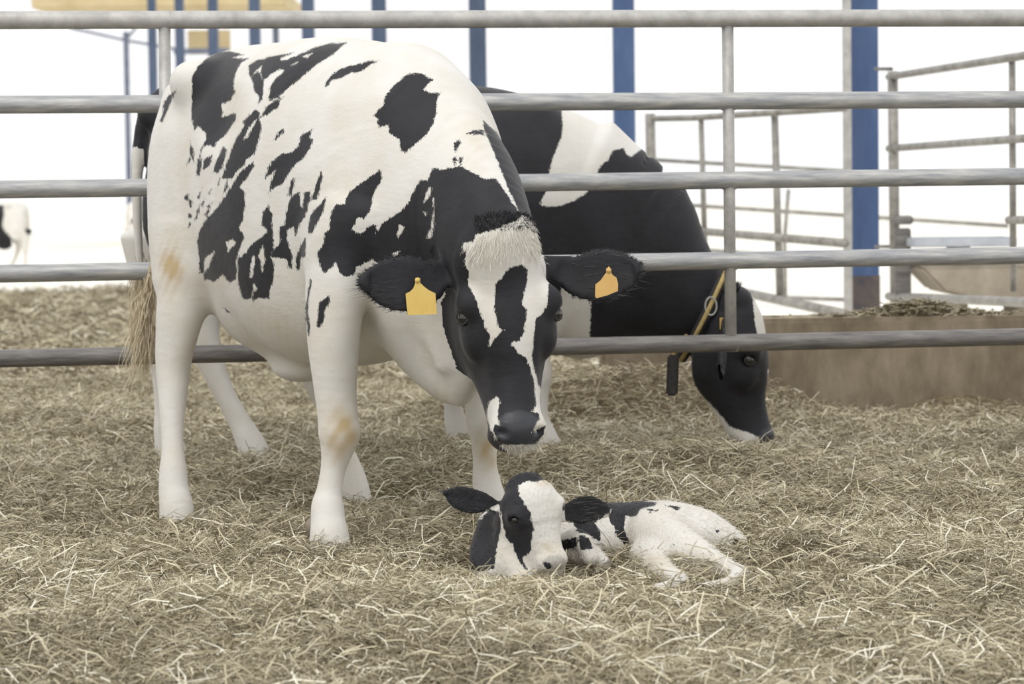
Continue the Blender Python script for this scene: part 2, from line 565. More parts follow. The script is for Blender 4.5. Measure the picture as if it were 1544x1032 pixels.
# a cow's head in its own frame: X across, Y out of the face, Z up to the poll, origin between the eyes
def head_sdf(F, Mx, ears=True, el=None, er=None, calf=False):
    old = F.M; F.M = old @ Mx if False else Mx
    Yv = (0, 1, 0)
    w = 1.0
    F.chain([(0, -.13, .205, .072, .095), (0, -.125, .14, .102, .115), (0, -.13, .05, .125, .125), (0, -.135, -.03, .124, .13),
             (0, -.14, -.11, .098, .122), (0, -.13, -.19, .077, .10), (0, -.11, -.27, .072, .085), (0, -.095, -.335, .083, .075)],
            .045, Yv, 3, (.05, .045), p=2.35)
    for s in (-1, 1):
        F.chain([(s * .085, -.22, .03, .05, .085), (s * .085, -.225, -.06, .045, .085), (s * .06, -.19, -.16, .036, .06), (s * .035, -.15, -.28, .03, .04)], .035, Yv, 3)
        F.ell((s * .112, -.075, .03), (.04, .045, .045), .035)          # brow
        F.ell((s * .10, -.11, -.06), (.035, .05, .06), .03)             # cheekbone
    F.ell((0, -.12, .245), (.075, .065, .045), .035)
    F.ell((0, -.055, -.325), (.070, .042, .052), .025)
    F.ell((0, -.125, -.356), (.056, .06, .030), .02)                   # chin
    for s in (-1, 1):
        F.ell((s * .137, -.085, -.004), (.026, .026, .02), .012, op='sub')
        F.ell((s * .054, -.018, -.338), (.021, .026, .013), .008, op='sub',
              axes=[unit((1, 0, s * .5)), (0, 1, 0), unit((-s * .5, 0, 1))])
    F.M = old

def ear_sdf(F, Mx, s, pts, thick=.0095, k=.02, cup=True):
    """pts: (x, y, z, half height) from root to tip"""
    old = F.M; F.M = Mx
    F.chain([(s * x, y, z, thick * (1.9 if i == 0 else 1), hh) for i, (x, y, z, hh) in enumerate(pts)], k, (0, 0, 1), 4, (.01, .012))
    F.M = old

def eyes(parent, Mx, s=1.0, r=.023):
    for sd in (-1, 1):
        c = Mx[:3, :3] @ np.array((sd * .126, -.082, -.004)) + Mx[:3, 3]
        bm = bmesh.new(); bmesh.ops.create_uvsphere(bm, u_segments=20, v_segments=14, radius=r * s)
        bmesh.ops.translate(bm, verts=bm.verts, vec=Vector(c))
        e = bm_obj('eye', bm, M['eye'], parent)
        e['label'] = 'dark glossy eye'
        # lids: a rim of skin around the ball
        out = Mx[:3, :3] @ unit((sd * .8, .6, 0)); out /= np.linalg.norm(out)
        u = unit(Mx[:3, 2]); v = np.cross(out, u)
        bm = bmesh.new()
        ring = []
        for k_ in range(21):
            a = 2 * math.pi * k_ / 20
            ring.append(c + out * r * s * .5 + (v * math.cos(a) * 1.08 + u * math.sin(a) * .80) * r * s)
        tube_bm(bm, ring, .0036 * s, 8, up=tuple(out), closed_caps=False)
        bm_obj('eyelid', bm, M['hair_black'], parent)

def strands(name, roots, dirs, length, width, mat, parent, curl=.3, sag=(0, 0, -.3), seg=5, seed=1, sub_of=None):
    r_ = np.random.default_rng(seed)
    V = []; Fs = []
    for rt, d in zip(roots, dirs):
        L = length * r_.uniform(.6, 1.15); d = unit(d + r_.normal(size=3) * .12)
        side = unit(np.cross(d, r_.normal(size=3)))
        p = np.array(rt, float); base = len(V)
        ph = r_.uniform(0, 6.28); wv = unit(np.cross(d, side))
        for i in range(seg + 1):
            t = i / seg
            q = p + d * L * t + np.array(sag) * L * t * t * .5 + wv * math.sin(t * 7 + ph) * curl * L * .08 * t
            w = width * (1 - t * .85)
            V.append(q - side * w); V.append(q + side * w)
        for i in range(seg):
            k_ = base + 2 * i
            Fs.append((k_, k_ + 1, k_ + 3, k_ + 2))
    return mesh_obj(name, V, np.array(Fs), mat, parent)

def fur_on(name, v, nrm, mask, N, flow, length, width, mat, parent, seed, lift=.35, jit=.25, curl=.5, seg=3):
    r_ = np.random.default_rng(seed)
    cand = np.where(mask)[0]
    if not len(cand): return None
    pick = r_.choice(cand, N)
    fl = flow(v[pick]) if callable(flow) else np.array(flow)
    pos = v[pick] + r_.normal(size=(N, 3)) * .002 - nrm[pick] * .002
    o = strands(name, pos, nrm[pick] * lift + fl + r_.normal(size=(N, 3)) * jit * .5, length, width, M[mat], parent, curl=curl, seed=seed, seg=seg, sag=(0, 0, -.05))
    o['kind'] = 'stuff'
    return o

# ------------------------------------------------------------------ setting: pen floor, yard
def grid_floor():
    xs = np.concatenate([np.linspace(-14, -3.2, 30), np.linspace(-3.1, 3.1, 190), np.linspace(3.2, 14, 30)])
    ys = np.concatenate([np.linspace(1.0, 4.4, 20), np.linspace(4.45, 13, 270), np.linspace(13.1, 31, 110)])
    X, Y = np.meshgrid(xs, ys, indexing='ij')
    Z = ground(X, Y) - .012
    v = np.stack([X, Y, Z], -1).reshape(-1, 3)
    i, j = np.meshgrid(np.arange(len(xs) - 1), np.arange(len(ys) - 1), indexing='ij')
    k_ = i * len(ys) + j
    f = np.stack([k_, k_ + len(ys), k_ + len(ys) + 1, k_ + 1], -1).reshape(-1, 4)
    f = f[~((v[f[:, 0], 1] > 12.3) & (v[f[:, 0], 0] > .55))]
    o = mesh_obj('floor', v, f, M['floor']); o['kind'] = 'structure'
grid_floor()
o = mesh_obj('yard', [(-200, 30.5, -.06), (200, 30.5, -.06), (200, 400, -.06), (-200, 400, -.06)], np.array([[0, 1, 2, 3]]), M['yard'])
o['kind'] = 'structure'
o = mesh_obj('yard', [(.5, 12.25, -.03), (200, 12.25, -.03), (200, 30.5, -.03), (.5, 30.5, -.03)], np.array([[0, 1, 2, 3]]), M['yard'])
o['kind'] = 'structure'

# ------------------------------------------------------------------ steel columns
Z0, DZ, X0, DX = 17.5, 5.57, 2.41, -1.375
labels = ['blue steel column with galvanized channel behind the right of the fence, nearest column',
          'blue steel column above the grazing cow\'s back, second nearest column',
          'blue steel column rising beside the standing cow\'s shoulder, third nearest column',
          'slender blue column showing above the middle of the standing cow\'s back',
          'slender blue column showing above the standing cow\'s loin',
          'thin blue column above the standing cow\'s rump, sixth nearest in the row',
          'thin blue column left of the rump top, seventh nearest in the row',
          'thin dark column just right of the left fence upright, eighth nearest in the row',
          'thin dark column hidden partly by the left fence upright, ninth nearest in the row']
for i, lb in enumerate(labels):
    x = X0 + DX * i; y = Z0 + DZ * i
    e = empty('steel_column', (x, y, 0)); tag(e, lb, 'column', 'blue steel columns of the barn')
    bm = bmesh.new()
    # I-section: two flanges and a web
    for (cx_, cy_, sx, sy) in ((0, -.10, .19, .014), (0, .10, .19, .014), (0, 0, .012, .19), (-.088, 0, .01, .19), (.088, 0, .01, .19)):
        box_bm(bm, Vector((x + cx_, y + cy_, 3.55)), (sx, sy, 6.3), None, .002)
    bm_obj('shaft', bm, M['blue'] if i < 2 else M['blue_hazed'], e, smooth=False)
    box('foot', (x, y, .22), (.2, .22, .5), M['blue_grime'], e, bevel=.004)
    box('base_plate', (x, y, -.01), (.32, .34, .04), M['galv_dark'], e, bevel=.004)

# ------------------------------------------------------------------ front fence of the pen
def fence():
    yl, yr = 9.08, 9.58
    rails = [(30.5, 27), (158, 150), (286, 266), (413, 385), (541, 508)]
    fe = empty('pen_fence', (0, 9.33, 0)); tag(fe, 'galvanized pipe fence with five horizontal rails between the two cows', 'fence')
    def yat(px): return yl + (yr - yl) * px / 1544
    for i, (a, b_) in enumerate(rails):
        A = P(0, a, yl); B = P(1544, b_, yr); d = B - A
        A2 = A - d * .35; B2 = B + d * .35
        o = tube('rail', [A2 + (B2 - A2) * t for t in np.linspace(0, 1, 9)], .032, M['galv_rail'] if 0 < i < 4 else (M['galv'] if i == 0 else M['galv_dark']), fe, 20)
        if i == 4: o['label'] = 'darkened lowest rail'
    def post(px, tilt):
        yy = yat(px)
        t = P(px, 29, yy); bt = P(px + tilt, 524, yy)
        t2 = t + (bt - t) * .02
        o = tube('upright', [t2, t + (bt - t) * .5, bt + (bt - t) * .0], .0215, M['galv'], fe, 16)
        for rr in rails:
            yp = rr[0] + (rr[1] - rr[0]) * px / 1544
            c = t + (bt - t) * ((yp - 29) / 495)
            bm = bmesh.new(); tube_bm(bm, [c - np.array([.026, 0, 0]), c + np.array([.026, 0, 0])], .0325, 16)
            bm_obj('weld_collar', bm, M['galv'], fe)
    post(248, 5); post(1097, 5)
    # end posts carry the fence outside the view
    for px in (-280, 1820):
        yy = yat(px); t = P(px, 10, yy)
        tube('end_post', [(t[0], yy, t[2]), (t[0], yy, -.05)], .045, M['galv'], fe, 18)
fence()

# ------------------------------------------------------------------ low wall and feed trough, right
def low_wall():
    a = G(905, 622); b_ = G(1700, 640)
    y0 = 11.9
    ht = .445
    bm = bmesh.new()
    box_bm(bm, Vector(((a[0] + 5.2) / 2, y0 + .2, ht / 2 - .03)), (5.2 - a[0], .36, ht + .06), None, .02)
    bmesh.ops.subdivide_edges(bm, edges=bm.edges[:], cuts=3, use_grid_fill=True)
    o = bm_obj('wall_back', bm, M['concrete'], smooth=False); o['kind'] = 'structure'
low_wall()

# ------------------------------------------------------------------ gates behind the fence
def pipe(name, pts, r, parent, mat='galv_far', seg=12):
    return tube(name, pts, r, M[mat], parent, seg)

def gates():
    # right gate, swinging towards the camera on the right
    g = empty('pen_gate', tuple(P(1346, 450, 16.2) * np.array([1, 1, 0]))); tag(g, 'galvanized gate with sloping rails right of the nearest blue column', 'gate')
    ya, yb = 16.2, 13.2
    def Q(px, py): return P(px, py, ya + (yb - ya) * (px - 1346) / (1544 - 1346))
    pipe('frame_post', [Q(1346, 108), Q(1350, 460)], .033, g, seg=14)
    for (y1, y2, r) in ((116, 84, .022), (224, 209, .022), (447, 456, .026)):
        pipe('rail', [Q(1340, y1), Q(1344 + 200, y2), Q(1344 + 300, y2 + (y2 - y1) * .5)], r, g)
    pipe('upright', [Q(1526, 92), Q(1528, 440)], .018, g)
    pipe('latch_bar', [Q(1521, 332), Q(1560, 332)], .022, g)
    bm = bmesh.new(); box_bm(bm, Vector(Q(1361, 395)), (.10, .05, .42), None, .008)
    bm_obj('hinge_bracket', bm, M['galv_dark'], g, smooth=False)
    tube('hinge_sleeve', [Q(1353, 332), Q(1371, 332)], .028, M['galv_dark'], g, 12)
    for (hx, hy) in ((1332, 104), (1332, 372)):
        tube('hinge_pin', [Q(hx - 12, hy), Q(hx + 12, hy)], .012, M['galv_dark'], g, 10)
    # galvanized channel post beside the nearest column
    p = empty('channel_post', (float(P(1279, 480, 17.2)[0]), 17.2, 0)); tag(p, 'slim galvanized channel post on the left side of the nearest blue column', 'post')
    a = P(1277, -30, 17.2)
    bm = bmesh.new(); 
    for dx, sx, dy, sy in ((0, .054, -.02, .008), (-.023, .008, .0, .045), (.023, .008, 0, .045)):
        box_bm(bm, Vector((p.location[0] + dx, 17.2 + dy, 2.1)), (sx, sy, 4.3), None, .002)
    bm_obj('channel', bm, M['galv'], p, smooth=False)
    # middle gates: a long gate crossing behind the grazing cow
    g2 = empty('hurdle_gate', tuple(P(1172, 448, 16.0) * np.array([1, 1, 0]))); tag(g2, 'galvanized hurdle gate behind the grazing cow\'s head and neck', 'gate')
    def Q2(px, py, y0=19.0, y1=15.8): return P(px, py, y0 + (y1 - y0) * (px - 1000) / 274)
    pipe('rail', [Q2(985, 179), Q2(1043, 178), Q2(1274, 163)], .022, g2)
    pipe('rail', [Q2(1045, 348), Q2(1274, 367)], .028, g2)
    pipe('rail', [Q2(1120, 441), Q2(1274, 474)], .032, g2)
    pipe('upright', [Q2(1057, 178), Q2(1063, 374)], .020, g2)
    pipe('upright', [Q2(1168, 171), Q2(1176, 452)], .024, g2)
    pipe('frame_post', [Q2(980, 172), Q2(984, 330)], .038, g2)
    g3 = empty('far_gate', tuple(P(1187, 400, 24.0) * np.array([1, 1, 0]))); tag(g3, 'thin rail gate farther back behind the hurdle gate', 'gate')
    def Q3(px, py): return P(px, py, 24.0)
    for y1, y2 in ((241, 258), (306, 325), (372, 392), (443, 452)):
        pipe('rail', [Q3(985, y1), Q3(1274, y2)], .019, g3)
    pipe('brace', [Q3(1189, 286), Q3(1183, 360), Q3(1184, 452)], .019, g3)
    pipe('rail', [Q3(1290, 326), Q3(1520, 341)], .019, g3)
gates()

def trough():
    t = empty('water_trough', tuple(P(1450, 450, 15.6) * np.array([1, 1, 0]))); tag(t, 'beige concrete water trough behind the right gate', 'trough')
    a = P(1385, 402, 15.6); b_ = P(1640, 402, 15.6); zt = a[2]; zb = P(1450, 452, 15.6)[2]
    bm = bmesh.new()
    x0, x1 = a[0], b_[0]
    prof = [(x0, zt), (x1, zt), (x1, zb), (x0 + .42, zb), (x0 + .16, zb + .04)]
    fr = [bm.verts.new((x, 15.6, z)) for x, z in prof]; bk = [bm.verts.new((x, 16.3, z)) for x, z in prof]
    n_ = len(prof)
    bm.faces.new(fr); bm.faces.new(bk[::-1])
    for i in range(n_): bm.faces.new((fr[i], bk[i], bk[(i + 1) % n_], fr[(i + 1) % n_]))
    bmesh.ops.bevel(bm, geom=bm.edges[:], offset=.02, segments=2, affect='EDGES')
    bm_obj('tub', bm, M['trough'], t, smooth=False)
    for px in (1400, 1500, 1600):
        q = P(px, 430, 15.95)
        box('leg', (q[0] + .15, 15.95, zb / 2), (.12, .4, zb), M['trough'], t, bevel=.01)
    tr = empty('feed_tray', tuple(P(1445, 370, 15.4))); tag(tr, 'shallow pale metal tray lying on the trough edge behind the fence', 'tray')
    c = P(1445, 369, 15.9)
    bm = bmesh.new(); box_bm(bm, Vector(c), (.62, .5, .018), None, .006)
    bm_obj('pan', bm, M['tray'], tr, smooth=False)
    bm = bmesh.new()
    for dy in (-.25, .25): box_bm(bm, Vector(c) + Vector((0, dy, .02)), (.62, .012, .05), None, .003)
    for dx in (-.31, .31): box_bm(bm, Vector(c) + Vector((dx, 0, .02)), (.012, .5, .05), None, .003)
    bm_obj('rim', bm, M['tray'], tr, smooth=False)
    # prop under the tray down to the trough
    box('bracket', (c[0], c[1], (c[2] + zt) / 2), (.1, .3, c[2] - zt - .02), M['galv'], tr, bevel=.004)
trough()

# ------------------------------------------------------------------ far shed, upper left
def shed():
    s = empty('open_shed', (-9, 66, 0)); tag(s, 'distant open shed with ochre roof edge above the top rail at left', 'shed')
    Y = 66
    a = P(50, 16, Y); b_ = P(430, 16, Y)
    box('roof', ((a[0] + b_[0]) / 2, Y + 3, P(240, 4, Y)[2] + .1), (b_[0] - a[0], 6.5, .42), M['roof'], s, bevel=.02)
    c = P(312, 62, Y); 
    box('gable_panel', (c[0], Y + .5, c[2]), (1.1, .1, .62), M['roof'], s, bevel=.01)
    beam('lintel', P(262, 78, Y), P(345, 76, Y), .14, .14, M['steel_far'], s)
    beam('truss_chord', P(105, 42, Y), P(190, 61, Y), .07, .07, M['steel_far'], s)
    beam('truss_chord', P(190, 61, Y), P(300, 80, Y), .07, .07, M['steel_far'], s)
    beam('truss_web', P(205, 42, Y), P(188, 62, Y), .06, .06, M['steel_far'], s)
    p1 = P(190, 56, Y)
    for px in (190, 228, 268):
        q = P(px, 60, Y); box('pole', (q[0], Y, q[2] / 2 + .1), (.13, .13, q[2] + .2), M['steel_far'], s, bevel=.01)
    q = P(410, 20, Y); box('pole', (q[0], Y + 1, q[2] / 2), (.16, .16, q[2]), M['steel_far'], s, bevel=.01)
shed()

# ------------------------------------------------------------------ straw bedding
def ribbons(name, n, place, Lr, wr, zr, tilt, tone, seed, label, cat):
    r_ = np.random.default_rng(seed)
    x, y, dist = place(r_, n); n = len(x)
    sc = dist
    L = r_.uniform(Lr[0], Lr[1], n) * r_.uniform(.6, 1.2, n) * sc; W = r_.uniform(wr[0], wr[1], n) * sc
    th = r_.uniform(0, 2 * math.pi, n); ph = r_.normal(0, tilt, n)
    d = np.stack([np.cos(th) * np.cos(ph), np.sin(th) * np.cos(ph), np.sin(ph)], -1)
    roll = r_.uniform(-1.2, 1.2, n)
    sd = np.stack([-np.sin(th), np.cos(th), np.zeros(n)], -1); nn = np.cross(d, sd)
    side = sd * np.cos(roll)[:, None] + nn * np.sin(roll)[:, None]
    z = ground(x, y) + r_.uniform(zr[0], zr[1], n) ** 1.0 + np.abs(np.sin(ph)) * L * .38
    c = np.stack([x, y, z], -1)
    bend = (nn * r_.normal(-.06, .06, n)[:, None] + sd * r_.normal(0, .10, n)[:, None]) * L[:, None]
    p0 = c - d * (L / 2)[:, None]; p2 = c + d * (L / 2)[:, None]; p1 = c - bend
    w = side * (W / 2)[:, None]
    V = np.stack([p0 - w * .8, p0 + w * .8, p1 - w, p1 + w, p2 - w * .7, p2 + w * .7], 1).reshape(-1, 3)
    k_ = np.arange(n)[:, None] * 6
    F = np.concatenate([k_ + np.array([[0, 1, 3, 2]]), k_ + np.array([[2, 3, 5, 4]])], 1).reshape(-1, 4)
    hgt = (z - ground(x, y)) / max(zr[1], .01)
    # clumps of older and fresher straw
    cl = vnoise(x, y, [(7.1, 3.3, 0, .5), (-4.2, 8.8, 1, .5), (13, -9, 2, .4), (2.2, 2.7, 4, .6), (21, 17, .4, .3), (-25, 12, 3, .3)]) * .085
    tn = np.clip(tone + r_.normal(0, .25, n) + cl, 0.0, 1)
    o = mesh_obj(name, V, F, M['straw'], smooth=False, attrs={'tone': np.repeat(tn, 6)})
    tag(o, label, cat, kind='stuff')
    return o

def near_place(r_, n):
    # density falls with distance so each patch of the view is equally covered
    y = 4.7 * (14.5 / 4.7) ** r_.uniform(0, 1, int(n))
    half = .2 * y * 1.12 + .35
    x = r_.uniform(-1, 1, len(y)) * half
    keep = (y < 11.72) | (x < .45)
    return x[keep], y[keep], np.clip((y[keep] / 7.0) ** .55, .85, 1.7)
ribbons('straw_bedding', 480000, near_place, (.020, .075), (.0011, .0029), (0, .038), .32, .51, 11, 'dense matted straw bedding covering the whole pen floor', 'straw')
def far_place(r_, n):
    y = 13.5 * (30 / 13.5) ** r_.uniform(0, 1, int(n))
    half = .2 * y * 1.15 + .5
    x = r_.uniform(-1, 1, len(y)) * half
    k_ = (x < .5) | (y < 12.0)
    return x[k_], y[k_], y[k_] / 9.0
ribbons('straw_litter', 70000, far_place, (.03, .09), (.0022, .005), (0, .03), .28, .50, 12, 'trampled straw farther back beyond the fence and low wall', 'straw')
def loose_place(r_, n):
    y = 4.9 * (11.5 / 4.9) ** r_.uniform(0, 1, int(n))
    half = .2 * y * 1.12 + .35
    x = r_.uniform(-1, 1, len(y)) * half
    k_ = ~((x > -.24) & (x < .12) & (y > 6.72) & (y < 7.2) & (r_.uniform(0, 1, len(y)) < .85))
    return x[k_], y[k_], np.full(k_.sum(), 1.0)
ribbons('loose_straw', 12000, loose_place, (.04, .13), (.0022, .0048), (.024, .040), .36, .76, 13, 'long pale loose straws lying on top of the bedding', 'straw')

# ------------------------------------------------------------------ head frames
def headframe(o, yaw, pitch, roll, s=1.0):
    h = np.array([math.sin(yaw), -math.cos(yaw), 0]); zh = np.array([0, 0, 1.])
    Z = math.cos(pitch) * zh - math.sin(pitch) * h
    Y = math.cos(pitch) * h + math.sin(pitch) * zh
    X = np.cross(Y, Z)
    Z2 = math.cos(roll) * Z + math.sin(roll) * X
    X2 = np.cross(Y, Z2)
    return frame(o, X2, Y, Z2, s)

def ear2(F, Mx, pts, thick=.0095, k=.02, up=(0, 0, 1), front=(0, 1, 0), dish=.010):
    """pts (x,y,z,half height) root..tip: a leaf-shaped ear, dished on its front side"""
    F.M = Mx
    F.chain([(x, y, z, thick * (1.8 if i == 0 else 1), hh) for i, (x, y, z, hh) in enumerate(pts)], k, up, 4, (.01, .012))
    fr = np.array(front) * dish
    F.chain([(x + fr[0], y + fr[1], z + fr[2], thick * .75, hh * .70) for (x, y, z, hh) in pts[1:-1]], .008, up, 4, (.01, .01), op='sub')
    F.M = np.eye(4)

def facing(v, n):
    d = CAM - v; d /= np.linalg.norm(d, axis=1)[:, None]
    return np.sum(n * d, 1)

def spots(px, py, pts):
    s = np.zeros(len(px))
    for x, y, rx, ry, a in pts:
        s = np.maximum(s, a * np.exp(-((px - x) / rx) ** 2 - ((py - y) / ry) ** 2))
    return s

# ================================================================== the standing cow
def standing_cow():
    O = np.array([-.57, 8.12, 0.]); f = unit((.545, -.839, 0)); l = np.array([-f[1], f[0], 0])
    WA = frame(O, f, l, (0, 0, 1)); WI = np.linalg.inv(WA)
    Hw = headframe(P(775, 468, 7.10), math.radians(9), math.radians(11), .025)
    H = WI @ Hw
    F = Field((-.98, -.50, -.03), (1.50, .50, 1.60), .0075)
    Zu = (0, 0, 1)
    # trunk: s, 0, centre z, half width, half height
    def T(s, top, bot, w, l=0): return (s, l, (top + bot) / 2, w, (top - bot) / 2)
    F.loftx([T(-.90, 1.40, 1.02, .13), T(-.80, 1.485, .90, .215), T(-.68, 1.525, .76, .275), T(-.45, 1.54, .64, .30), T(-.22, 1.535, .53, .325),
             T(.02, 1.54, .49, .345), T(.24, 1.515, .51, .33), T(.42, 1.485, .56, .28), T(.56, 1.44, .60, .225), T(.70, 1.31, .62, .19), T(.80, 1.20, .66, .15)],
            (.10, .16), 2.4)
    for sd in (-1, 1):
        F.ell((-.50, sd * .235, 1.42), (.09, .06, .06), .08)           # hook bone
        F.ell((-.80, sd * .13, 1.36), (.06, .06, .06), .07)             # pin bone
        F.ell((-.17, sd * .36, 1.31), (.12, .06, .10), .08, op='sub')   # flank hollow
        F.chain([(.40, sd * .19, 1.25, .05, .12), (.44, sd * .23, 1.10, .07, .15), (.54, sd * .25, .92, .08, .14)], .09, (1, 0, 0), 3)
        F.chain([(-.62, sd * .16, 1.20, .11, .16), (-.60, sd * .20, .98, .10, .17), (-.57, sd * .215, .80, .09, .15)], .08, (1, 0, 0), 3)
    F.chain([(-.72, -.17, 1.38, .05, .07), (-.68, -.235, 1.20, .055, .10), (-.65, -.25, .98, .06, .12), (-.61, -.25, .78, .065, .11)], .022, (1, 0, 0), 4)
    F.ell((-.19, -.02, .480), (.10, .075, .042), .08)
    F.ell((-.36, 0, .66), (.22, .17, .13), .12)
    # brisket and chest
    F.ell((.68, -.02, .80), (.15, .19, .26), .10)
    F.chain([(.58, -.02, .66, .12, .13), (.72, -.02, .56, .08, .12), (.82, -.02, .53, .045, .10)], .06, Zu, 3)
    for (l_, z0_, z1_) in ((-.10, .78, .545), (-.03, .74, .50), (.05, .76, .52)):
        F.chain([(.66, l_ - .05, z0_, .012, .02), (.79, l_ - .02, (z0_ + z1_) / 2, .014, .02), (.84, l_, z1_, .012, .016)], .05, Zu, 3)
    # neck
    F.chain([(.46, 0, 1.10, .19, .31), (.64, -.005, 1.06, .185, .29), (.82, -.015, 1.00, .165, .235), (.96, -.04, .93, .14, .19), (1.05, -.06, .87, .12, .16)],
            .14, Zu, 4)
    F.chain([(.62, -.02, .70, .07, .16), (.84, -.04, .66, .05, .14), (1.0, -.06, .66, .045, .10)], .08, Zu, 3)
    # legs (s, l, z, r side, r fore-aft)
    X_ = (1, 0, 0)
    F.chain([(.52, -.24, .98, .075, .13), (.52, -.275, .80, .074, .125), (.52, -.285, .64, .072, .10), (.52, -.285, .56, .070, .082), (.52, -.282, .46, .062, .064),
             (.525, -.278, .385, .060, .060), (.53, -.277, .33, .062, .062), (.525, -.285, .275, .046, .048), (.52, -.295, .225, .036, .040), (.52, -.308, .165, .037, .042),
             (.525, -.318, .125, .046, .052), (.54, -.325, .075, .050, .056), (.555, -.330, .035, .056, .066), (.56, -.331, -.01, .060, .074)], .05, X_, 3, (.05, .01))
    F.chain([(.42, .235, .98, .075, .13), (.42, .26, .80, .072, .11), (.42, .27, .62, .068, .085), (.42, .285, .48, .056, .06), (.425, .29, .40, .053, .056),
             (.43, .292, .33, .056, .058), (.425, .297, .27, .042, .045), (.42, .30, .20, .036, .040), (.42, .305, .14, .042, .048),
             (.44, .312, .06, .05, .058), (.455, .315, -.01, .058, .072)], .05, X_, 3, (.05, .01))
    F.chain([(-.56, -.20, .92, .10, .18), (-.555, -.235, .78, .088, .13), (-.56, -.262, .66, .076, .098), (-.575, -.275, .56, .062, .085), (-.58, -.282, .49, .056, .072),
             (-.57, -.29, .42, .050, .058), (-.54, -.31, .30, .038, .042), (-.515, -.322, .21, .035, .042), (-.50, -.329, .15, .043, .050),
             (-.485, -.335, .08, .048, .056), (-.465, -.337, .03, .053, .064), (-.46, -.338, -.02, .055, .070)], .05, X_, 3, (.05, .01))
    F.chain([(-.60, .22, .92, .10, .19), (-.60, .26, .78, .085, .135), (-.63, .265, .64, .07, .10), (-.66, .265, .52, .055, .075),
             (-.64, .28, .42, .047, .058), (-.59, .31, .30, .036, .042), (-.55, .325, .19, .034, .042), (-.53, .335, .13, .042, .05),
             (-.50, .345, .05, .05, .06), (-.49, .35, -.02, .055, .07)], .05, X_, 3, (.05, .01))
    # tail
    F.chain([(-.76, 0, 1.43, .05, .04), (-.865, -.01, 1.36, .032, .035), (-.905, -.05, 1.15, .024, .026), (-.91, -.11, .95, .019, .02), (-.90, -.17, .80, .014, .014)], .03, X_, 4)
    head_sdf(F, H)
    ear2(F, H, [(.10, -.14, .15, .032), (.165, -.135, .135, .040), (.225, -.125, .112, .070), (.28, -.115, .105, .082), (.336, -.11, .108, .072), (.378, -.105, .112, .050), (.408, -.10, .112, .022)], thick=.0125, dish=.011)
    ear2(F, H, [(-.09, -.14, .145, .032), (-.165, -.135, .13, .042), (-.218, -.125, .108, .066), (-.274, -.115, .106, .078), (-.32, -.11, .11, .070), (-.358, -.105, .115, .050), (-.383, -.10, .118, .022)], thick=.0125, dish=.011)
    v, Fc = F.mesh(2)
    v = v @ WA[:3, :3].T + WA[:3, 3]
    nrm = vnormals(v, Fc)
    px, py = project(v)
    h = to_frame(v, Hw); hx, hy, hz = h.T
    ear = (np.abs(hx) > .118) & (hy > -.19) & (hy < -.02) & (hz > -.01) & (hz < .22)
    skull = (np.abs(hx) < np.interp(hz, [-.42, -.3, -.18, -.08, 0, .15, .25], [.11, .11, .115, .145, .165, .17, .15])) & (hy > np.interp(hz, [-.42, -.28, -.16, -.06, .03, .12, .25], [-.22, -.21, -.26, -.31, -.30, -.20, -.17])) & (hz > -.42) & (hz < .27)
    head = skull | ear
    loc = v @ WI[:3, :3].T + WI[:3, 3]
    body = ~head
    C1 = lambda *p: crop(220, 60, 5.16, *p); C2 = lambda *p: crop(280, 240, 4.3, *p)
    C3 = lambda *p: crop(400, 60, 4.3, *p); C4 = lambda *p: crop(460, 240, 3.685, *p)
    C5 = lambda *p: crop(660, 320, 4.69, *p); C6 = lambda *p: crop(700, 520, 5.733, *p)
    C9 = lambda *p: crop(660, 120, 3.44, *p)
    B = []
    def b_(p): B.append(('b', p, body))
    def w_(p): B.append(('w', p, body))
    b_(C1((355,290),(400,210),(470,145),(560,95),(650,88),(760,115),(670,142),(800,145),(730,190),(700,260),(680,350),(690,410),(660,470),(620,495),(590,490),(580,510),(600,560),(590,600),(640,590),(700,565),(700,620),(640,710),(600,760),(550,800),(540,835),(480,820),(440,840),(420,930),(415,1032),(405,960),(430,860),(470,760),(465,720),(400,670),(375,720),(355,600),(355,400)))
    b_(C1((242,385),(200,480),(160,570),(130,640),(108,640),(130,570),(140,490),(180,430)))
    b_(C1((800,200),(860,160),(950,140),(1050,115),(1050,225),(960,280),(920,320),(905,470),(870,510),(880,440),(850,410),(830,330),(800,260)))
    w_(C1((830,275),(900,200),(895,250),(905,310),(880,240)))
    b_(C1((750,640),(850,545),(885,560),(880,620),(900,690),(880,770),(840,900),(780,930),(760,980),(700,1032),(670,1080),(590,1080),(640,930),(700,770),(770,660)))
    w_(C1((800,680),(860,620),(790,760),(760,780)))
    b_(C1((890,610),(920,550),(980,500),(1040,460),(1040,520),(960,570)))
    b_(C1((445,940),(520,890),(500,950),(450,1010))); b_(C1((540,960),(600,830),(630,860),(610,940),(560,1040),(520,1032)))
    b_(C1((955,450),(970,380),(1032,280),(1040,440),(980,470)))
    b_(C1((340,780),(372,870),(374,960),(345,900))); b_(C1((315,980),(340,910),(350,940)))
    b_(C3((0,115),(200,80),(120,110),(60,140),(140,130),(230,90),(330,45),(420,22),(530,18),(490,50),(440,95),(380,130),(290,195),(230,250),(130,330),(60,385),(25,395),(30,360),(60,330),(25,325),(50,270),(120,200),(90,185),(40,210),(-4,250)))
    w_(C3((235,110),(310,85),(270,120))); w_(C3((160,165),(215,145),(190,160)))
    b_(C3((-4,440),(60,395),(125,365),(60,440),(-4,490)))
    b_(C3((385,305),(385,285),(430,230),(480,190),(550,170),(600,160),(660,140),(740,130),(690,160),(640,195),(590,215),(560,210),(490,250),(440,260),(400,305)))
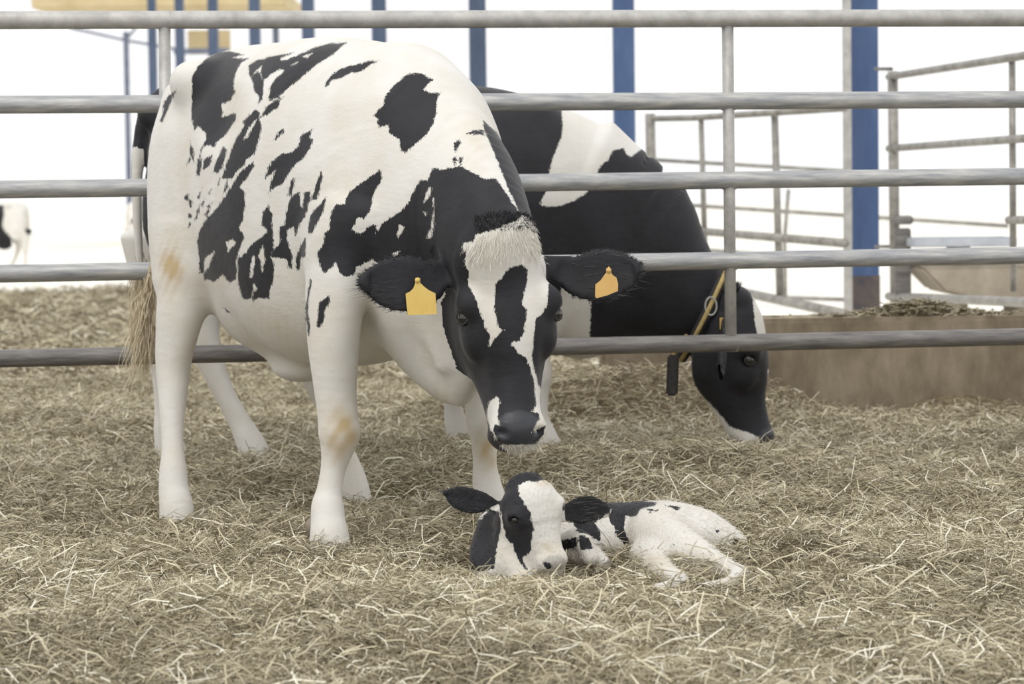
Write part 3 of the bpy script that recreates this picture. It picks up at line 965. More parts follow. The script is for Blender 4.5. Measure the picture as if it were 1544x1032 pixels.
    b_(C3((700,490),(770,420),(780,360),(850,280),(920,225),(990,212),(1060,245),(1095,255),(1060,280),(1030,320),(1070,345),(1140,340),(1110,400),(1110,470),(1085,560),(1030,630),(960,690),(905,735),(880,720),(870,650),(800,600),(800,550),(735,575),(725,540),(735,510)))
    b_(C3((50,655),(90,595),(130,565),(120,600),(70,650)))
    b_(C3((0,880),(40,790),(110,740),(180,730),(215,690),(230,620),(310,575),(280,640),(315,640),(290,710),(240,780),(190,810),(140,885),(120,930),(60,960),(20,1005),(40,920),(70,840),(0,905)))
    b_(C3((145,1015),(160,940),(190,885),(180,960),(165,1010))); b_(C3((360,850),(370,880),(355,970),(335,1040),(300,1040),(330,930)))
    b_(C4((135,390),(140,310),(175,250),(220,250),(240,190),(290,150),(340,110),(420,60),(430,110),(400,160),(375,200),(370,270),(330,335),(295,325),(260,390),(300,420),(360,370),(395,365),(395,410),(440,345),(520,300),(560,260),(600,190),(640,115),(680,120),(710,45),(750,60),(800,50),(825,90),(870,40),(958,90),(1040,130),(1200,380),(1200,620),(958,640),(700,640),(450,600),(370,560),(345,570),(285,600),(280,640),(240,655),(200,645),(165,560),(155,600),(105,635),(85,600),(65,530),(100,480),(105,410)))
    w_(C4((690,155),(705,160),(690,210),(655,245))); w_(C4((710,210),(730,240),(720,330),(715,390),(695,440),(675,440),(700,380),(710,300)))
    w_(C4((655,290),(680,295),(670,320))); w_(C4((525,365),(550,380),(520,440),(510,420)))
    w_(C4((485,530),(530,500),(530,512),(490,540)))
    b_(C4((15,390),(30,310),(120,205),(95,300),(40,410),(20,425))); b_(C4((-6,200),(30,180),(30,230),(-6,310)))
    b_(C4((30,665),(38,690),(18,780),(16,850),(30,940),(20,985),(6,900),(2,820))); b_(C4((75,800),(130,760),(135,800),(105,850),(110,890),(80,940),(65,930),(75,860)))
    b_(C2((75,540),(85,480),(130,390),(200,320),(260,240),(300,170),(350,90),(440,10),(440,50),(400,120),(350,180),(385,220),(385,290),(370,400),(345,450),(380,500),(355,570),(330,650),(330,770),(300,800),(270,790),(240,750),(180,800),(150,780),(120,790),(115,740),(90,740),(85,620)))
    w_(C2((265,540),(300,520),(330,540),(290,580),(275,605))); w_(C2((120,650),(190,590),(150,700),(120,740)))
    b_(C2((335,650),(385,610),(430,550),(500,500),(530,470),(510,440),(490,430),(500,350),(540,285),(545,340),(565,350),(560,420),(570,560),(550,640),(575,680),(570,790),(545,860),(540,905),(510,905),(470,900),(440,925),(430,900),(410,910),(370,905),(355,870),(340,810)))
    w_(C2((440,620),(455,640),(440,700),(435,770),(415,770),(420,680))); w_(C2((500,560),(515,650),(495,740),(485,660),(470,630))); w_(C2((440,800),(460,840),(430,890)))
    b_(C2((560,640),(560,590),(610,550),(610,440),(640,430),(650,340),(690,240),(740,210),(745,300),(760,320),(765,220),(810,205),(800,290),(770,380),(740,420),(710,500),(700,440),(660,460),(660,530),(690,620),(690,715),(665,710),(655,650),(600,640)))
    b_(C2((665,240),(680,140),(710,110),(700,180),(685,240))); b_(C2((720,720),(715,640),(745,560),(780,500),(775,640),(750,640),(735,720)))
    b_(C2((240,960),(290,995),(270,1000)))
    for q in ([(70,110),(75,0),(105,0),(90,110)], [(110,70),(130,10),(175,0),(150,50)], [(190,90),(240,0),(240,60)], [(205,180),(225,100),(215,170)],
              [(145,220),(170,190),(155,230)], [(130,310),(175,280),(150,320)], [(-10,240),(20,225),(18,270),(-6,265)], [(18,260),(42,270),(36,315),(18,300)],
              [(18,350),(40,355),(38,385),(20,382)], [(12,440),(30,408),(34,430),(20,448)], [(75,250),(110,180),(90,260)], [(70,340),(90,290),(85,360)], [(120,360),(160,320),(140,370)], [(90,300),(130,255),(105,310)],
              [(240,240),(270,120),(275,180)], [(60,400),(75,330),(80,380)]):
        b_(C2(*q))
    b_(C9((235,210),(300,270),(400,420),(470,580),(510,760),(430,700),(350,530),(290,370),(240,260)))
    b_(C9((-20,475),(0,475),(60,460),(120,450),(220,520),(300,510),(350,580),(430,700),(520,760),(520,860),(200,900),(-20,900)))
    for q in ([(85,330),(110,310),(118,325),(95,380),(85,370)], [(78,410),(98,400),(95,450),(80,450)], [(110,405),(135,398),(122,438),(110,430)], [(150,280),(190,262),(230,262),(240,290),(180,285)]):
        b_(C9(*q))
    base = np.full(len(v), -14.0)
    s_body = paint(px, py, base, B)
    fc = facing(v, nrm)
    wgt = np.clip((fc + .12) / .2, 0, 1)
    hidden = np.clip(blotches(loc, 5, 1.2), -14, 14); hidden = np.where(loc[:, 2] < .62, -14, hidden)
    s_body = wgt * s_body + (1 - wgt) * np.where(body, hidden, s_body)
    s_body = np.where(loc[:, 2] < .45, np.minimum(s_body, -8), s_body)
    # head: black with the blaze, muzzle and chin markings
    Hd = [('w', C5((270,160),(440,110),(560,60),(600,20),(680,50),(760,150),(800,230),(765,250),(800,330),(825,400),(790,470),(780,560),(775,660),(740,720),(695,750),(680,860),(665,1032),(620,1032),(570,980),(520,940),(525,915),(570,920),(610,860),(620,760),(630,690),(595,650),(610,580),(630,500),(640,410),(600,370),(510,390),(450,470),(410,510),(405,600),(405,700),(430,820),(470,830),(410,880),(375,950),(360,950),(370,870),(350,840),(310,740),(280,640),(240,560),(190,480),(185,400),(200,280),(170,250),(180,220),(250,210)), None),
          ('w', C6((410,-20),(580,-20),(590,150),(612,240),(640,350),(720,450),(790,580),(800,780),(850,990),(640,980),(620,860),(680,780),(700,700),(640,730),(590,760),(560,790),(590,720),(650,640),(650,590),(580,580),(620,530),(600,300),(570,200),(530,110),(470,70)), None),
          ('w', C6((280,440),(310,490),(290,560),(290,640),(330,700),(270,690),(250,740),(300,850),(240,760),(200,650),(190,580),(220,490)), None),
          ('w', C6((300,868),(640,860),(680,960),(640,1000),(420,960)), None)]
    s_head = paint(px, py, np.full(len(v), 14.0), Hd)
    s_head = np.where(fc < .05, np.maximum(s_head, 6), s_head)
    s_head = np.where(ear, 14, s_head)
    coat = np.where(head, s_head, s_body)
    pad = np.clip(poly_sd(px, py, C6((300,640),(370,590),(480,570),(580,590),(640,640),(600,740),(640,780),(600,860),(320,860),(260,740),(300,700))) / 3 + .5, 0, 1) * skull * (hy > -.12)
    nz_ = np.sin(v @ np.array([61, 33, 47.])) * .3 + np.sin(v @ np.array([-120, 70, 95.])) * .25
    stain_shade = spots(px, py, [(258, 405, 17, 38, 1.0), (516, 655, 24, 36, 1.0), (742, 672, 22, 32, .9), (330, 420, 30, 20, .2), (660, 600, 40, 25, .25),
                           (1200, 0, 1, 1, 0), (430, 500, 90, 40, .18), (352, 165, 22, 40, .22), (720, 220, 20, 50, .22)])  # faint belly spot tints in warm bounced light, flank-hollow spot its shade
    stain_shade = np.clip(stain_shade * (1 + nz_), 0, 1) * (~head)
    e = empty('cow', tuple(O)); tag(e, 'standing black and white cow before the fence, head lowered, two yellow ear tags', 'cow')
    body_o = mesh_obj('body', v, Fc, M['coat'], e, attrs={'coat': coat, 'stain_shade': stain_shade, 'pad': pad})
    eyes(e, Hw)
    # poll tuft: a fringe of hair over the forehead
    r_ = np.random.default_rng(3)
    hp = lambda x, y, z: Hw[:3, :3] @ np.array((x, y, z)) + Hw[:3, 3]
    hv = lambda x, y, z: Hw[:3, :3] @ np.array((x, y, z))
    dn = hv(0, .1, -1)
    def fan(p): 
        q = to_frame(p, Hw); return np.array([hv(a_ * 4, .1, -1) for a_ in q[:, 0]])
    up_ = np.array([hv(0, .4, .6)])
    fur_on('forelock', v, nrm, (s_head < -2) & skull & (hz > .12 + .07 * r_.uniform(0, 1, len(v)) ** .5) & (fc > 0), 1700, fan, .026, .0009, 'hair_white', e, 41, .10, .3)
    fur_on('topknot', v, nrm, head & (hz > .215) & (hy > -.20) & (np.abs(hx) < .10), 1800, up_ * .5, .011, .0012, 'hair_black', e, 42, .4, .3)
    edge = ear & (np.abs(hx) > .19)
    fur_on('ear_fringe', v, nrm, edge & (np.abs((nrm @ Hw[:3, 1])) < .55), 1500, lambda p: np.sign(to_frame(p, Hw)[:, :1]) * hv(1, 0, 0) * .5, .010, .0007, 'hair_black', e, 43, .8, .3)
    fur_on('ear_hair', v, nrm, edge & ((nrm @ Hw[:3, 1]) > .6), 500, lambda p: np.sign(to_frame(p, Hw)[:, :1]) * hv(1, 0, 0), .05, .0007, 'hair_grey', e, 44, .08, .25)
    fur_on('chin_hair', v, nrm, skull & (s_head < 0) & (hz < -.33), 400, hv(0, .1, -1), .013, .0006, 'hair_white', e, 45, .4, .4)
    # horny dew claws behind the fetlocks of the near fore leg
    for (dx_, dl_) in ((.478, -.348), (.485, -.295)):
        c = WA[:3, :3] @ np.array((dx_, dl_, .055)) + WA[:3, 3]
        bm = bmesh.new(); bmesh.ops.create_uvsphere(bm, u_segments=14, v_segments=10, radius=.024)
        bmesh.ops.scale(bm, verts=bm.verts, vec=(.75, .9, 1.25)); bmesh.ops.translate(bm, verts=bm.verts, vec=Vector(c))
        bm_obj('dew_claw', bm, M['hoof'], e)
    # tail switch
    rts, drs = [], []
    tip = WA[:3, :3] @ np.array((-.90, -.19, .80)) + WA[:3, 3]
    for i in range(900):
        u = r_.uniform(0, 1)
        c = tip + WA[:3, :3] @ np.array((0, -.05 * u, .02 - .22 * u))
        rts.append(c + r_.normal(size=3) * np.array([.013, .013, .02]) * (.5 + u)); drs.append(WA[:3, :3] @ unit((r_.normal() * .08, -.12 + r_.normal() * .09, -1)))
    sw = strands('tail_switch', rts, drs, .19, .0016, M['hair_cream'], e, curl=1.8, seed=6, seg=7); sw['label'] = 'cream wavy tail tuft'
    # ear tags
    def eartag(pts, Yd, mt, pinp, lb):
        bm = bmesh.new(); fr, bk = [], []
        for x, y in pts:
            fr.append(bm.verts.new(P(x, y, Yd))); bk.append(bm.verts.new(P(x, y, Yd + .0035)))
        bm.faces.new(fr); bm.faces.new(bk[::-1])
        for i in range(len(fr)): bm.faces.new((fr[i], bk[i], bk[(i + 1) % len(fr)], fr[(i + 1) % len(fr)]))
        o = bm_obj('ear_tag', bm, mt, e, smooth=False); o['label'] = lb
        bm = bmesh.new(); c = P(*pinp, Yd - .003)
        tube_bm(bm, [c, c + np.array([0, .03, 0])], .0075, 14, up=(0, 0, 1))
        stud = bm_obj('tag_stud', bm, mt, e)
    earY = float(hp(.25, -.10, .09)[1])
    T1 = lambda *p: crop(540, 360, 7.94, *p)
    eartag(T1((685,470),(740,470),(745,530),(790,575),(850,620),(925,655),(942,905),(760,912),(595,915),(580,800),(568,660),(620,635),(660,595),(682,540)), earY - .016, M['tag'], (629.5, 423), 'pale yellow tag hanging in the ear at the left of the picture')
    T2 = lambda *p: crop(840, 360, 7.94, *p)
    eartag(T2((612,335),(628,335),(640,390),(665,435),(712,470),(730,540),(728,628),(600,680),(470,715),(455,690),(458,550),(520,500),(570,430),(600,390)), earY - .014, M['tag_orange'], (918, 408), 'amber yellow tag in the ear at the right of the picture')
    return e, (v, Fc, coat)
A_obj, A_data = standing_cow()

# ================================================================== the grazing cow behind the fence
YB = 10.1
def grazing_cow():
    F = Field((-1.62, -.42, -.03), (1.22, .42, 1.66), .011)
    Zu = (0, 0, 1); X_ = (1, 0, 0)
    def T(s, top, bot, w): return (s, 0, (top + bot) / 2, w, (top - bot) / 2)
    F.loftx([T(-1.43, 1.38, 1.02, .12), T(-1.28, 1.53, .84, .22), T(-1.10, 1.54, .68, .28), T(-.80, 1.48, .56, .32), T(-.45, 1.46, .46, .36), T(-.10, 1.47, .44, .355),
             T(.10, 1.42, .44, .31), T(.26, 1.355, .43, .26), T(.40, 1.30, .45, .21), T(.56, 1.10, .50, .17)],
            (.10, .20), 2.25)
    F.chain([(.24, 0, .94, .20, .36), (.42, 0, .85, .185, .345), (.57, 0, .705, .165, .265), (.69, 0, .605, .14, .20), (.82, 0, .52, .115, .145)], .12, Zu, 4, (.05, .05))
    F.ell((.27, 0, .56), (.16, .14, .17), .06)
    for sd in (-1, 1):
        F.ell((-1.02, sd * .23, 1.44), (.09, .06, .06), .05); F.ell((-1.38, sd * .1, 1.36), (.07, .05, .06), .05)
        F.chain([(.02, sd * .16, 1.30, .06, .12), (.10, sd * .24, 1.0, .07, .15), (.10, sd * .22, .75, .07, .13)], .08, X_, 3)
        F.chain([(-1.22, sd * .16, 1.20, .11, .18), (-1.24, sd * .23, .95, .10, .18), (-1.20, sd * .24, .75, .08, .14)], .07, X_, 3)
    def fore(x, l, k=0):
        F.chain([(x + .02, l, .80, .07, .12), (x, l, .62, .062, .085), (x - .01, l, .44, .05, .056), (x, l, .34, .052, .056), (x, l, .27, .038, .042), (x, l, .18, .033, .037),
                 (x + .01, l, .12, .042, .047), (x + .035, l, .05, .048, .056), (x + .05, l, -.02, .052, .066)], .05, X_, 3, (.05, .01))
    def hind(x, l, lean):
        z_ = lambda o: o * lean
        F.chain([(x - z_(.10), l, .88, .09, .16), (x - z_(.14), l, .72, .07, .12), (x - z_(.19), l, .58, .055, .085), (x - z_(.17), l, .46, .048, .062), (x - z_(.11), l, .30, .036, .042),
                 (x - z_(.05), l, .18, .035, .042), (x - z_(.02), l, .12, .043, .05), (x + .01, l, .05, .05, .06), (x + .02, l, -.02, .055, .068)], .05, X_, 3, (.05, .01))
    fore(-.24, .19); fore(.10, -.17)
    hind(-1.02, -.19, 1.0); hind(-1.40, .19, .10)
    F.ell((-.92, 0, .58), (.17, .15, .12), .06)
    F.chain([(-1.34, 0, 1.44, .045, .05), (-1.42, -.02, 1.38, .030, .033), (-1.455, -.05, 1.22, .023, .025), (-1.462, -.07, 1.0, .018, .019), (-1.455, -.07, .78, .014, .014)], .03, X_, 4)
    Hw = headframe(P(1160, 535, YB - .12), math.radians(84), math.radians(5), .02, .98)
    H = Hw.copy(); H[1, 3] -= YB
    head_sdf(F, H)
    ear2(F, H, [(.09, -.15, .15, .03), (.15, -.16, .12, .035), (.21, -.17, .07, .055), (.26, -.18, .02, .058), (.31, -.19, -.03, .04), (.33, -.19, -.05, .018)], thick=.013)
    ear2(F, H, [(-.09, -.15, .15, .03), (-.15, -.16, .14, .035), (-.21, -.17, .12, .06), (-.28, -.18, .10, .062), (-.34, -.19, .08, .04), (-.36, -.19, .07, .018)], thick=.013)
    v, Fc = F.mesh(2)
    v = v + np.array([0, YB, 0]); nrm = vnormals(v, Fc)
    px, py = project(v); h = to_frame(v, Hw)
    C9 = lambda *p: crop(660, 120, 3.44, *p); D = lambda *p: crop(980, 400, 3.56, *p); E_ = lambda *p: crop(700, 100, 1.72, *p)
    face = h[:, 1] > -.33
    nh = ~(face & (px > 1000))
    ops = [('w', C9((640,120),(790,140),(880,170),(970,230),(1080,345),(1000,405),(960,355),(910,370),(880,420),(840,450),(820,520),(790,560),(770,590),(720,620),(640,655),(570,660),(525,650),(560,590),(575,490),(600,400),(640,300),(650,250)), None),
           ('w', E_((255,560),(330,600),(325,700),(400,750),(400,800),(240,820),(235,700)), None),
           ('w', D((205,650),(330,750),(430,870),(530,900),(590,930),(595,990),(470,960),(350,860),(280,780)), None),
           ('w', D((545,150),(575,140),(605,200),(640,290),(665,360),(665,400),(640,340),(600,240),(560,190)), None),
           ('w', D((632,560),(660,560),(665,720),(690,850),(660,900),(650,760),(636,640)), None)]
    s = paint(px, py, np.full(len(v), 14.0), ops)
    s = np.where((v[:, 2] < .50) & (px < 900) & nh, np.minimum(s, (v[:, 2] - .46) * 200), s)
    s = np.where((v[:, 2] < .95) & (v[:, 0] < -.85), np.minimum(s, (v[:, 2] - .85) * 200), s)
    s = np.where((h[:, 2] > .03) & (h[:, 2] < .225) & (np.abs(h[:, 0]) < .085) & (h[:, 1] > -.045), -10, s)
    tail = (v[:, 0] < -1.43)
    s = np.where(tail & (v[:, 2] < 1.24), -10, s)
    s = np.where((nrm[:, 1] > .2) & (v[:, 2] > .5) & nh, np.clip(blotches(v, 9, -1.0), -14, 14), s)
    s = np.clip(s, -14, 14)
    pad = np.zeros(len(v)); pad = np.where((h[:, 2] < -.29) & (h[:, 1] > -.06) & (h[:, 2] > -.37), .9, 0)
    e = empty('cow', (-.4, YB, 0)); tag(e, 'mostly black cow with white shoulder patch and collar, grazing behind the fence', 'cow')
    mesh_obj('body', v, Fc, M['coat'], e, attrs={'coat': s, 'stain_shade': np.zeros(len(v)), 'pad': pad})
    eyes(e, Hw)
    # tail switch
    r_ = np.random.default_rng(13); rts, drs = [], []
    for i in range(300):
        u = r_.uniform(0, 1)
        rts.append(np.array([-1.455, YB - .07, .80 - .2 * u]) + r_.normal(size=3) * .016); drs.append(unit((r_.normal() * .15, r_.normal() * .12, -1)))
    strands('tail_switch', rts, drs, .16, .002, M['hair_cream'], e, curl=1.0, seed=7)
    # poll tuft
    rts, drs = [], []
    for i in range(260):
        x = r_.uniform(-.07, .07)
        rts.append(Hw[:3, :3] @ np.array((x, -.13 + r_.uniform(-.03, .03), .262)) + Hw[:3, 3]); drs.append(Hw[:3, :3] @ unit((x, .3, .8)))
    strands('topknot', rts, drs, .05, .0022, M['hair_black'], e, seed=8)
    # collar: webbing ring, metal ring and a hanging block
    c = P(1068, 472, YB); axis = unit((-.55 * -1, 0, -.62)); up = unit(np.cross((0, 1, 0), axis)); sd = np.array([0, 1., 0])
    c = np.array([.765, YB, .58]); d1 = unit((.42, 0, .85))
    ring = [c + d1 * math.cos(a) * .225 + sd * math.sin(a) * .165 for a in np.linspace(0, 2 * math.pi, 41)]
    bm = bmesh.new()
    nx_ = unit(np.cross(d1, sd))
    fr = []
    for q in ring[:-1]:
        o_ = unit(q - c)
        fr.append([bm.verts.new(q + nx_ * a + o_ * b2) for a, b2 in ((-.02, 0), (.02, 0), (.02, .007), (-.02, .007))])
    for i in range(len(fr)):
        a_, b2 = fr[i], fr[(i + 1) % len(fr)]
        for k_ in range(4): bm.faces.new((a_[k_], a_[(k_ + 1) % 4], b2[(k_ + 1) % 4], b2[k_]))
    co = bm_obj('collar', bm, M['collar'], e); co['label'] = 'dark neck collar with ochre stripe'
    bm = bmesh.new(); fr = []
    for q in ring[:-1]:
        o_ = unit(q - c)
        fr.append([bm.verts.new(q + nx_ * a + o_ * b2) for a, b2 in ((-.008, .006), (.008, .006), (.008, .0095), (-.008, .0095))])
    for i in range(len(fr)):
        a_, b2 = fr[i], fr[(i + 1) % len(fr)]
        for k_ in range(4): bm.faces.new((a_[k_], a_[(k_ + 1) % 4], b2[(k_ + 1) % 4], b2[k_]))
    st_ = bm_obj('stripe', bm, M['collar_yellow'], co)
    a = 2.0
    low = ring[26]
    q = P(1014, 566, YB - .15)
    bm = bmesh.new(); box_bm(bm, Vector(q), (.045, .04, .16), Matrix.Rotation(.05, 3, 'Y'), .008)
    bo = bm_obj('collar_weight', bm, M['collar'], co, smooth=False)
    tube('collar_strap', [q + np.array([0, 0, .07]), q + np.array([.03, .01, .13]), q + np.array([.06, .03, .15])], .011, M['collar_yellow'], co, 8)
    q = P(1072, 462, YB - .17)
    bm = bmesh.new()
    tube_bm(bm, [q + np.array([math.cos(t) * .022, 0, math.sin(t) * .035]) for t in np.linspace(0, 6.283, 21)], .004, 8, up=(0, 1, 0), closed_caps=False)
    bm_obj('buckle_ring', bm, M['galv'], co)
    q = P(1090, 488, YB - .2)
    bm = bmesh.new(); box_bm(bm, Vector(q), (.03, .004, .05), None, .002)
    bm_obj('ear_tag', bm, M['tag_orange'], e, smooth=False)
    return e
B_obj = grazing_cow()

# two heifers far out in the yard
def far_heifer(px, py_top, Y, flip, label):
    src = [o for o in B_obj.children if o.name.startswith('body')][0]
    e = empty('heifer'); tag(e, label, 'cow', None)
    o = src.copy(); COL.objects.link(o); o.parent = e
    o.data = src.data.copy()
    n_ = len(o.data.vertices); co = np.empty(n_ * 3, np.float32); o.data.vertices.foreach_get('co', co)
    o.data.attributes['coat'].data.foreach_set('value', np.clip(blotches(co.reshape(-1, 3), 40 + int(flip), 1.6), -14, 14).astype(np.float32))
    s = .74
    x = P(px, 350, Y)[0]
    e.scale = (s, s, s)
    e.rotation_euler = (0, 0, math.pi if flip else 0)
    # rump of the source mesh is 1.06 m behind its own origin
    off = -1.06 * s
    e.location = (x + (off if flip else -off), Y, -.05)
    return e
far_heifer(43, 300, 42.0, True, 'distant pale cow cut by the left edge of the picture between fence rails')
far_heifer(192, 300, 44.0, False, 'distant cow showing only its rump left of the standing cow\'s tail')

# ================================================================== the newborn calf
def calf():
    F = Field((-.30, 6.62, -.06), (.78, 7.52, .36), .0048)
    Zu = (0, 0, 1)
    def Q(px, py, Y, rs, ru): return (*P(px, py, Y), rs, ru)
    def QZ(px, py, z, rs, ru):
        g_ = G(px, py); t_ = (CAMZ - z) / CAMZ; q_ = CAM + (g_ - CAM) * t_; return (*q_, rs, ru)
    # trunk: chest behind the head, back, rump
    F.chain([Q(742, 835, 7.16, .055, .075), Q(800, 822, 7.26, .10, .10), Q(870, 815, 7.30, .115, .105), Q(940, 812, 7.30, .12, .102), Q(1000, 808, 7.28, .12, .10),
             Q(1050, 808, 7.26, .105, .082), Q(1088, 815, 7.25, .075, .055), Q(1108, 823, 7.25, .045, .035)], 0, Zu, 4)
    F.ell(P(1005, 790, 7.22), (.06, .06, .055), .04)
    # neck curling forward under the head
    F.chain([Q(785, 800, 7.22, .07, .08), Q(752, 812, 7.12, .058, .080), Q(735, 838, 7.03, .050, .062), Q(738, 868, 6.97, .045, .04)], .04, Zu, 4)
    F.chain([Q(760, 790, 7.12, .06, .06), Q(780, 800, 7.0, .06, .07), Q(770, 850, 6.96, .055, .05)], .04, Zu, 3)
    F.chain([Q(765, 845, 6.95, .03, .045), Q(785, 872, 6.9, .03, .03)], .03, Zu, 1)
    # hind leg in front: thigh, hock, folded cannon and hoof
    F.chain([Q(985, 802, 7.17, .07, .072), Q(1018, 830, 7.07, .062, .074), Q(1055, 848, 7.00, .05, .060), Q(1086, 858, 6.93, .034, .038), QZ(1112, 868, .002, .025, .028)], .035, Zu, 4)
    F.chain([QZ(1116, 869, .0, .023, .026), QZ(1098, 882, -.006, .018, .020), QZ(1072, 889, -.008, .021, .021), QZ(1050, 893, -.010, .023, .019)], .015, Zu, 4)
    # second hind leg tucked below
    F.chain([Q(975, 840, 7.1, .05, .05), QZ(1000, 864, .01, .030, .032), QZ(1024, 876, -.002, .027, .025), QZ(1012, 886, -.008, .022, .020), QZ(994, 890, -.01, .022, .018)], .025, Zu, 4)
    # folded fore legs by the shoulder
    F.chain([Q(852, 825, 7.13, .045, .045), Q(885, 838, 7.08, .036, .038), Q(908, 852, 7.06, .026, .026)], .025, Zu, 3)
    F.chain([Q(850, 822, 7.10, .026, .03), Q(872, 812, 7.06, .026, .028), Q(890, 842, 7.03, .022, .022)], .02, Zu, 3)
    # tail
    F.chain([Q(1100, 812, 7.25, .02, .022), Q(1118, 818, 7.22, .013, .013), Q(1127, 838, 7.2, .009, .009)], .015, Zu, 3)
    # head
    Hw = headframe(P(820, 779, 6.86), math.radians(20), math.radians(14), .20)
    F.M = Hw; Yv = (0, 1, 0)
    F.chain([(0, -.080, .098, .052, .050), (0, -.078, .070, .074, .074), (0, -.082, .028, .081, .082), (0, -.084, -.012, .076, .082), (0, -.076, -.052, .058, .070),
             (0, -.064, -.092, .047, .054), (0, -.058, -.128, .048, .044)], .03, Yv, 4, (.035, .028), p=2.25)
    for s in (-1, 1):
        F.chain([(s * .05, -.13, .02, .035, .055), (s * .045, -.13, -.04, .03, .05), (s * .022, -.095, -.12, .02, .03)], .025, Yv, 3)
        F.ell((s * .062, -.040, .022), (.024, .026, .024), .02)
        F.ell((s * .028, -.014, -.118), (.011, .014, .008), .005, op='sub')
        F.ell((s * .076, -.030, .012), (.014, .014, .0105), .006, op='sub')
    F.ell((0, -.030, -.118), (.043, .024, .03), .012)
    F.ell((0, -.075, -.152), (.036, .036, .018), .012)
    F.ell((0, -.05, .05), (.055, .045, .05), .03)
    F.M = np.eye(4)
    # ears in world space: root .. tip (x, y, z, half height)
    def EQ(px, py, Y, hh): q = P(px, py, Y); return (q[0], q[1], q[2], hh)
    ear2(F, np.eye(4), [EQ(765, 772, 6.98, .014), EQ(748, 764, 6.98, .017), EQ(728, 758, 6.98, .030), EQ(708, 755, 6.98, .037), EQ(690, 750, 6.98, .033), EQ(679, 746, 6.98, .022), EQ(673, 744, 6.98, .010)], thick=.0085, k=.015, front=(0, -1, 0), dish=.0075)
    ear2(F, np.eye(4), [EQ(838, 776, 6.98, .016), EQ(856, 774, 7.0, .030), EQ(874, 770, 7.02, .042), EQ(892, 769, 7.04, .040), EQ(908, 770, 7.06, .028), EQ(920, 772, 7.08, .012)], thick=.0085, k=.015, front=(0, -1, 0), dish=.0075)
    v, Fc = F.mesh(2); nrm = vnormals(v, Fc)
    px, py = project(v)
    h = to_frame(v, Hw)
    head = (np.abs(h[:, 0]) < .10) & (h[:, 1] > -.16) & (h[:, 2] > -.18) & (h[:, 2] < .14)
    C7 = lambda *p: crop(660, 710, 5.732, *p); C8 = lambda *p: crop(840, 730, 4.981, *p)
    ops = [('b', C7((0,200),(60,120),(200,105),(350,130),(500,165),(540,280),(440,335),(330,410),(200,390),(80,310)), None),
           ('b', C7((500,180),(520,60),(700,-10),(780,-30),(930,-10),(925,78),(850,92),(750,100),(700,130),(690,180),(740,260),(800,370),(830,500),(810,600),(815,690),(760,740),(720,750),(790,880),(760,850),(690,760),(650,650),(590,580),(550,400),(530,290)), None),
           ('b', C7((380,420),(450,330),(530,360),(555,450),(530,560),(510,680),(490,850),(330,880),(100,860),(130,640),(250,450)), None),
           ('b', C8((30,90),(150,50),(280,45),(360,80),(420,115),(620,120),(740,140),(740,160),(630,190),(590,250),(520,240),(500,330),(550,450),(500,450),(440,390),(430,320),(400,300),(390,240),(410,190),(330,260),(280,290),(330,380),(320,430),(270,410),(240,380),(150,360),(120,290),(30,270)), ~head),
           ('b', C8((20,430),(150,400),(150,470),(60,500),(20,500)), ~head), ('b', C8((160,380),(230,400),(280,490),(180,500)), ~head),
           ('b', C8((680,190),(760,200),(700,215)), None), ('b', C8((810,160),(930,178),(900,200)), None), ('b', C8((1290,490),(1340,410),(1380,440),(1320,500)), None),
           ('b', C8((1180,330),(1215,350),(1200,365)), None),
           ('b', C7((905,785),(955,800),(1000,850),(950,850),(915,820)), head)]
    s = paint(px, py, np.full(len(v), -14.0), ops)
    fc = facing(v, nrm)
    s = np.where((fc < -.15) & (v[:, 2] > .06), np.clip(blotches(v * 2.2, 21, 0.5), -14, 14), s)
    stain_shade = spots(px, py, [(822, 728, 14, 6, .5), (825, 828, 16, 10, .35), (1000, 845, 60, 14, .35), (1060, 850, 40, 14, .3), (1090, 880, 40, 14, .25), (760, 830, 20, 20, .15)])
    nz_ = np.sin(v @ np.array([161, 133, 147.])) * .4
    pad = np.clip(poly_sd(px, py, C7((900,790),(960,740),(1060,740),(1110,790),(1080,850),(960,850))) / 5 + .3, 0, .30) * head
    e = empty('calf', tuple(P(900, 860, 7.1) * np.array([1, 1, 0]))); tag(e, 'newborn black and white calf curled on the straw beside the standing cow', 'calf')
    mesh_obj('body', v, Fc, M['coat_wet'], e, attrs={'coat': s, 'stain_shade': np.clip(stain_shade * (1 + nz_), 0, 1), 'pad': pad})
    for sd in (-1, 1):
        c = Hw[:3, :3] @ np.array((sd * .0675, -.036, .012)) + Hw[:3, 3]
        bm = bmesh.new(); bmesh.ops.create_uvsphere(bm, u_segments=18, v_segments=12, radius=.0125)
        bmesh.ops.translate(bm, verts=bm.verts, vec=Vector(c)); bm_obj('eye', bm, M['eye'], e)
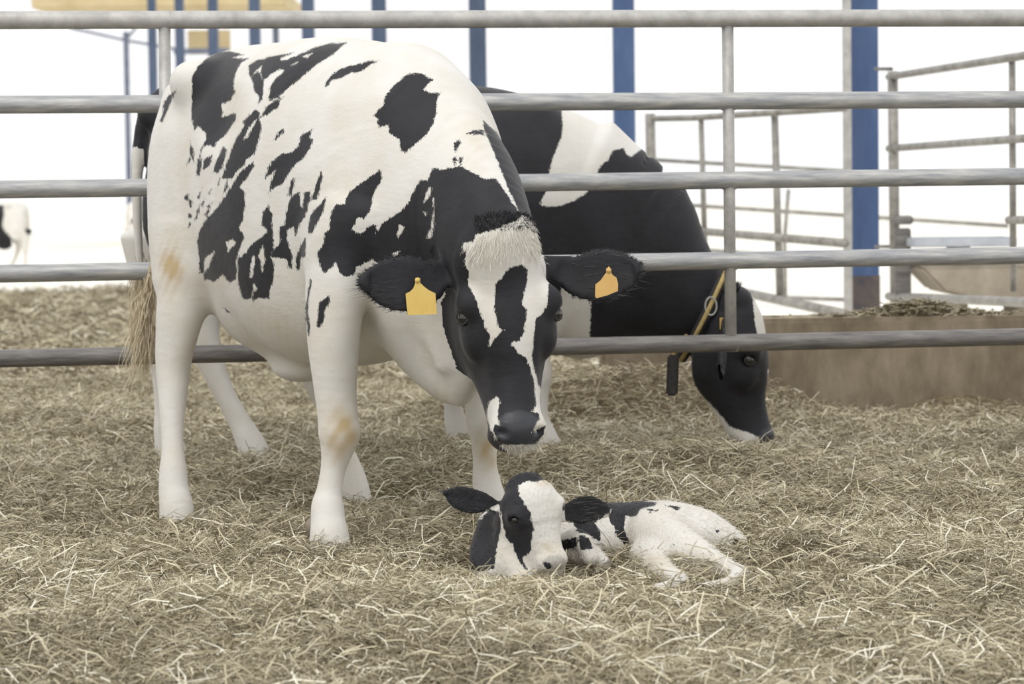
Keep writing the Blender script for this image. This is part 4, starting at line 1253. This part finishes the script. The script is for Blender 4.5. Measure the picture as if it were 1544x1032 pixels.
    fur_on('ear_hair', v, nrm, (s > 2) & (fc > .4) & (((px < 750) & (py < 785)) | ((px > 858) & (px < 915) & (py < 790) & (v[:, 1] < 7.1))), 260, lambda p: np.where(p[:, :1] < .05, -1, 1) * np.array([[1, 0, .1]]), .03, .0009, 'hair_grey', e, 61, .08, .25)
    # damp coat: short tufts of hair all over, white ones and black ones
    r_ = np.random.default_rng(31)
    for nm, mt, sel, N in (('white_fur', 'hair_white', s < -2, 5200), ('black_fur', 'hair_black', s > 2, 2600)):
        cand = np.where(sel & (fc > -.3) & (~head | (h[:, 2] > .11)) & (v[:, 2] > .03) & (px > 690))[0]
        ear_ = ((px < 762) & (py < 790)) | ((px > 845) & (px < 925) & (py < 792) & (v[:, 1] < 7.12))
        cand = cand[~ear_[cand]]
        pick = r_.choice(cand, min(N, len(cand)), replace=False)
        drs = nrm[pick] * .45 + np.array([.55, -.1, -.5]) + r_.normal(size=(len(pick), 3)) * .25
        o = strands(nm, v[pick] - nrm[pick] * .002, drs, .016, .0009, M[mt], e, curl=.5, seed=33, seg=2)
        o['kind'] = 'stuff'
    return e
calf()

# straw and muck heaped on top of the low wall
def wall_debris():
    r_ = np.random.default_rng(91); V = []; F_ = []
    c = P(1385, 484, 12.1)
    for i in range(2600):
        dx = r_.normal() * .20; dy = r_.normal() * .07
        hmax = .075 * math.exp(-(dx / .22) ** 2 - (dy / .12) ** 2)
        if abs(dy) > .16: continue
        p = np.array([c[0] + dx, 12.12 + dy, .447 + r_.uniform(0, 1) * hmax])
        th = r_.uniform(0, math.pi); d = np.array([math.cos(th), math.sin(th), r_.normal() * .2]) * r_.uniform(.015, .05)
        w = np.array([-math.sin(th), math.cos(th), r_.normal() * .6]) * .0025
        k_ = len(V); V += [p - d - w, p - d + w, p + d + w, p + d - w]; F_.append((k_, k_ + 1, k_ + 2, k_ + 3))
    o = mesh_obj('straw_debris', V, np.array(F_), M['straw'], smooth=False, attrs={'tone': np.repeat(np.clip(r_.normal(.28, .15, len(F_)), 0, 1), 4)})
    tag(o, 'dark straw debris heaped on top of the low concrete wall', 'straw', kind='stuff')
wall_debris()
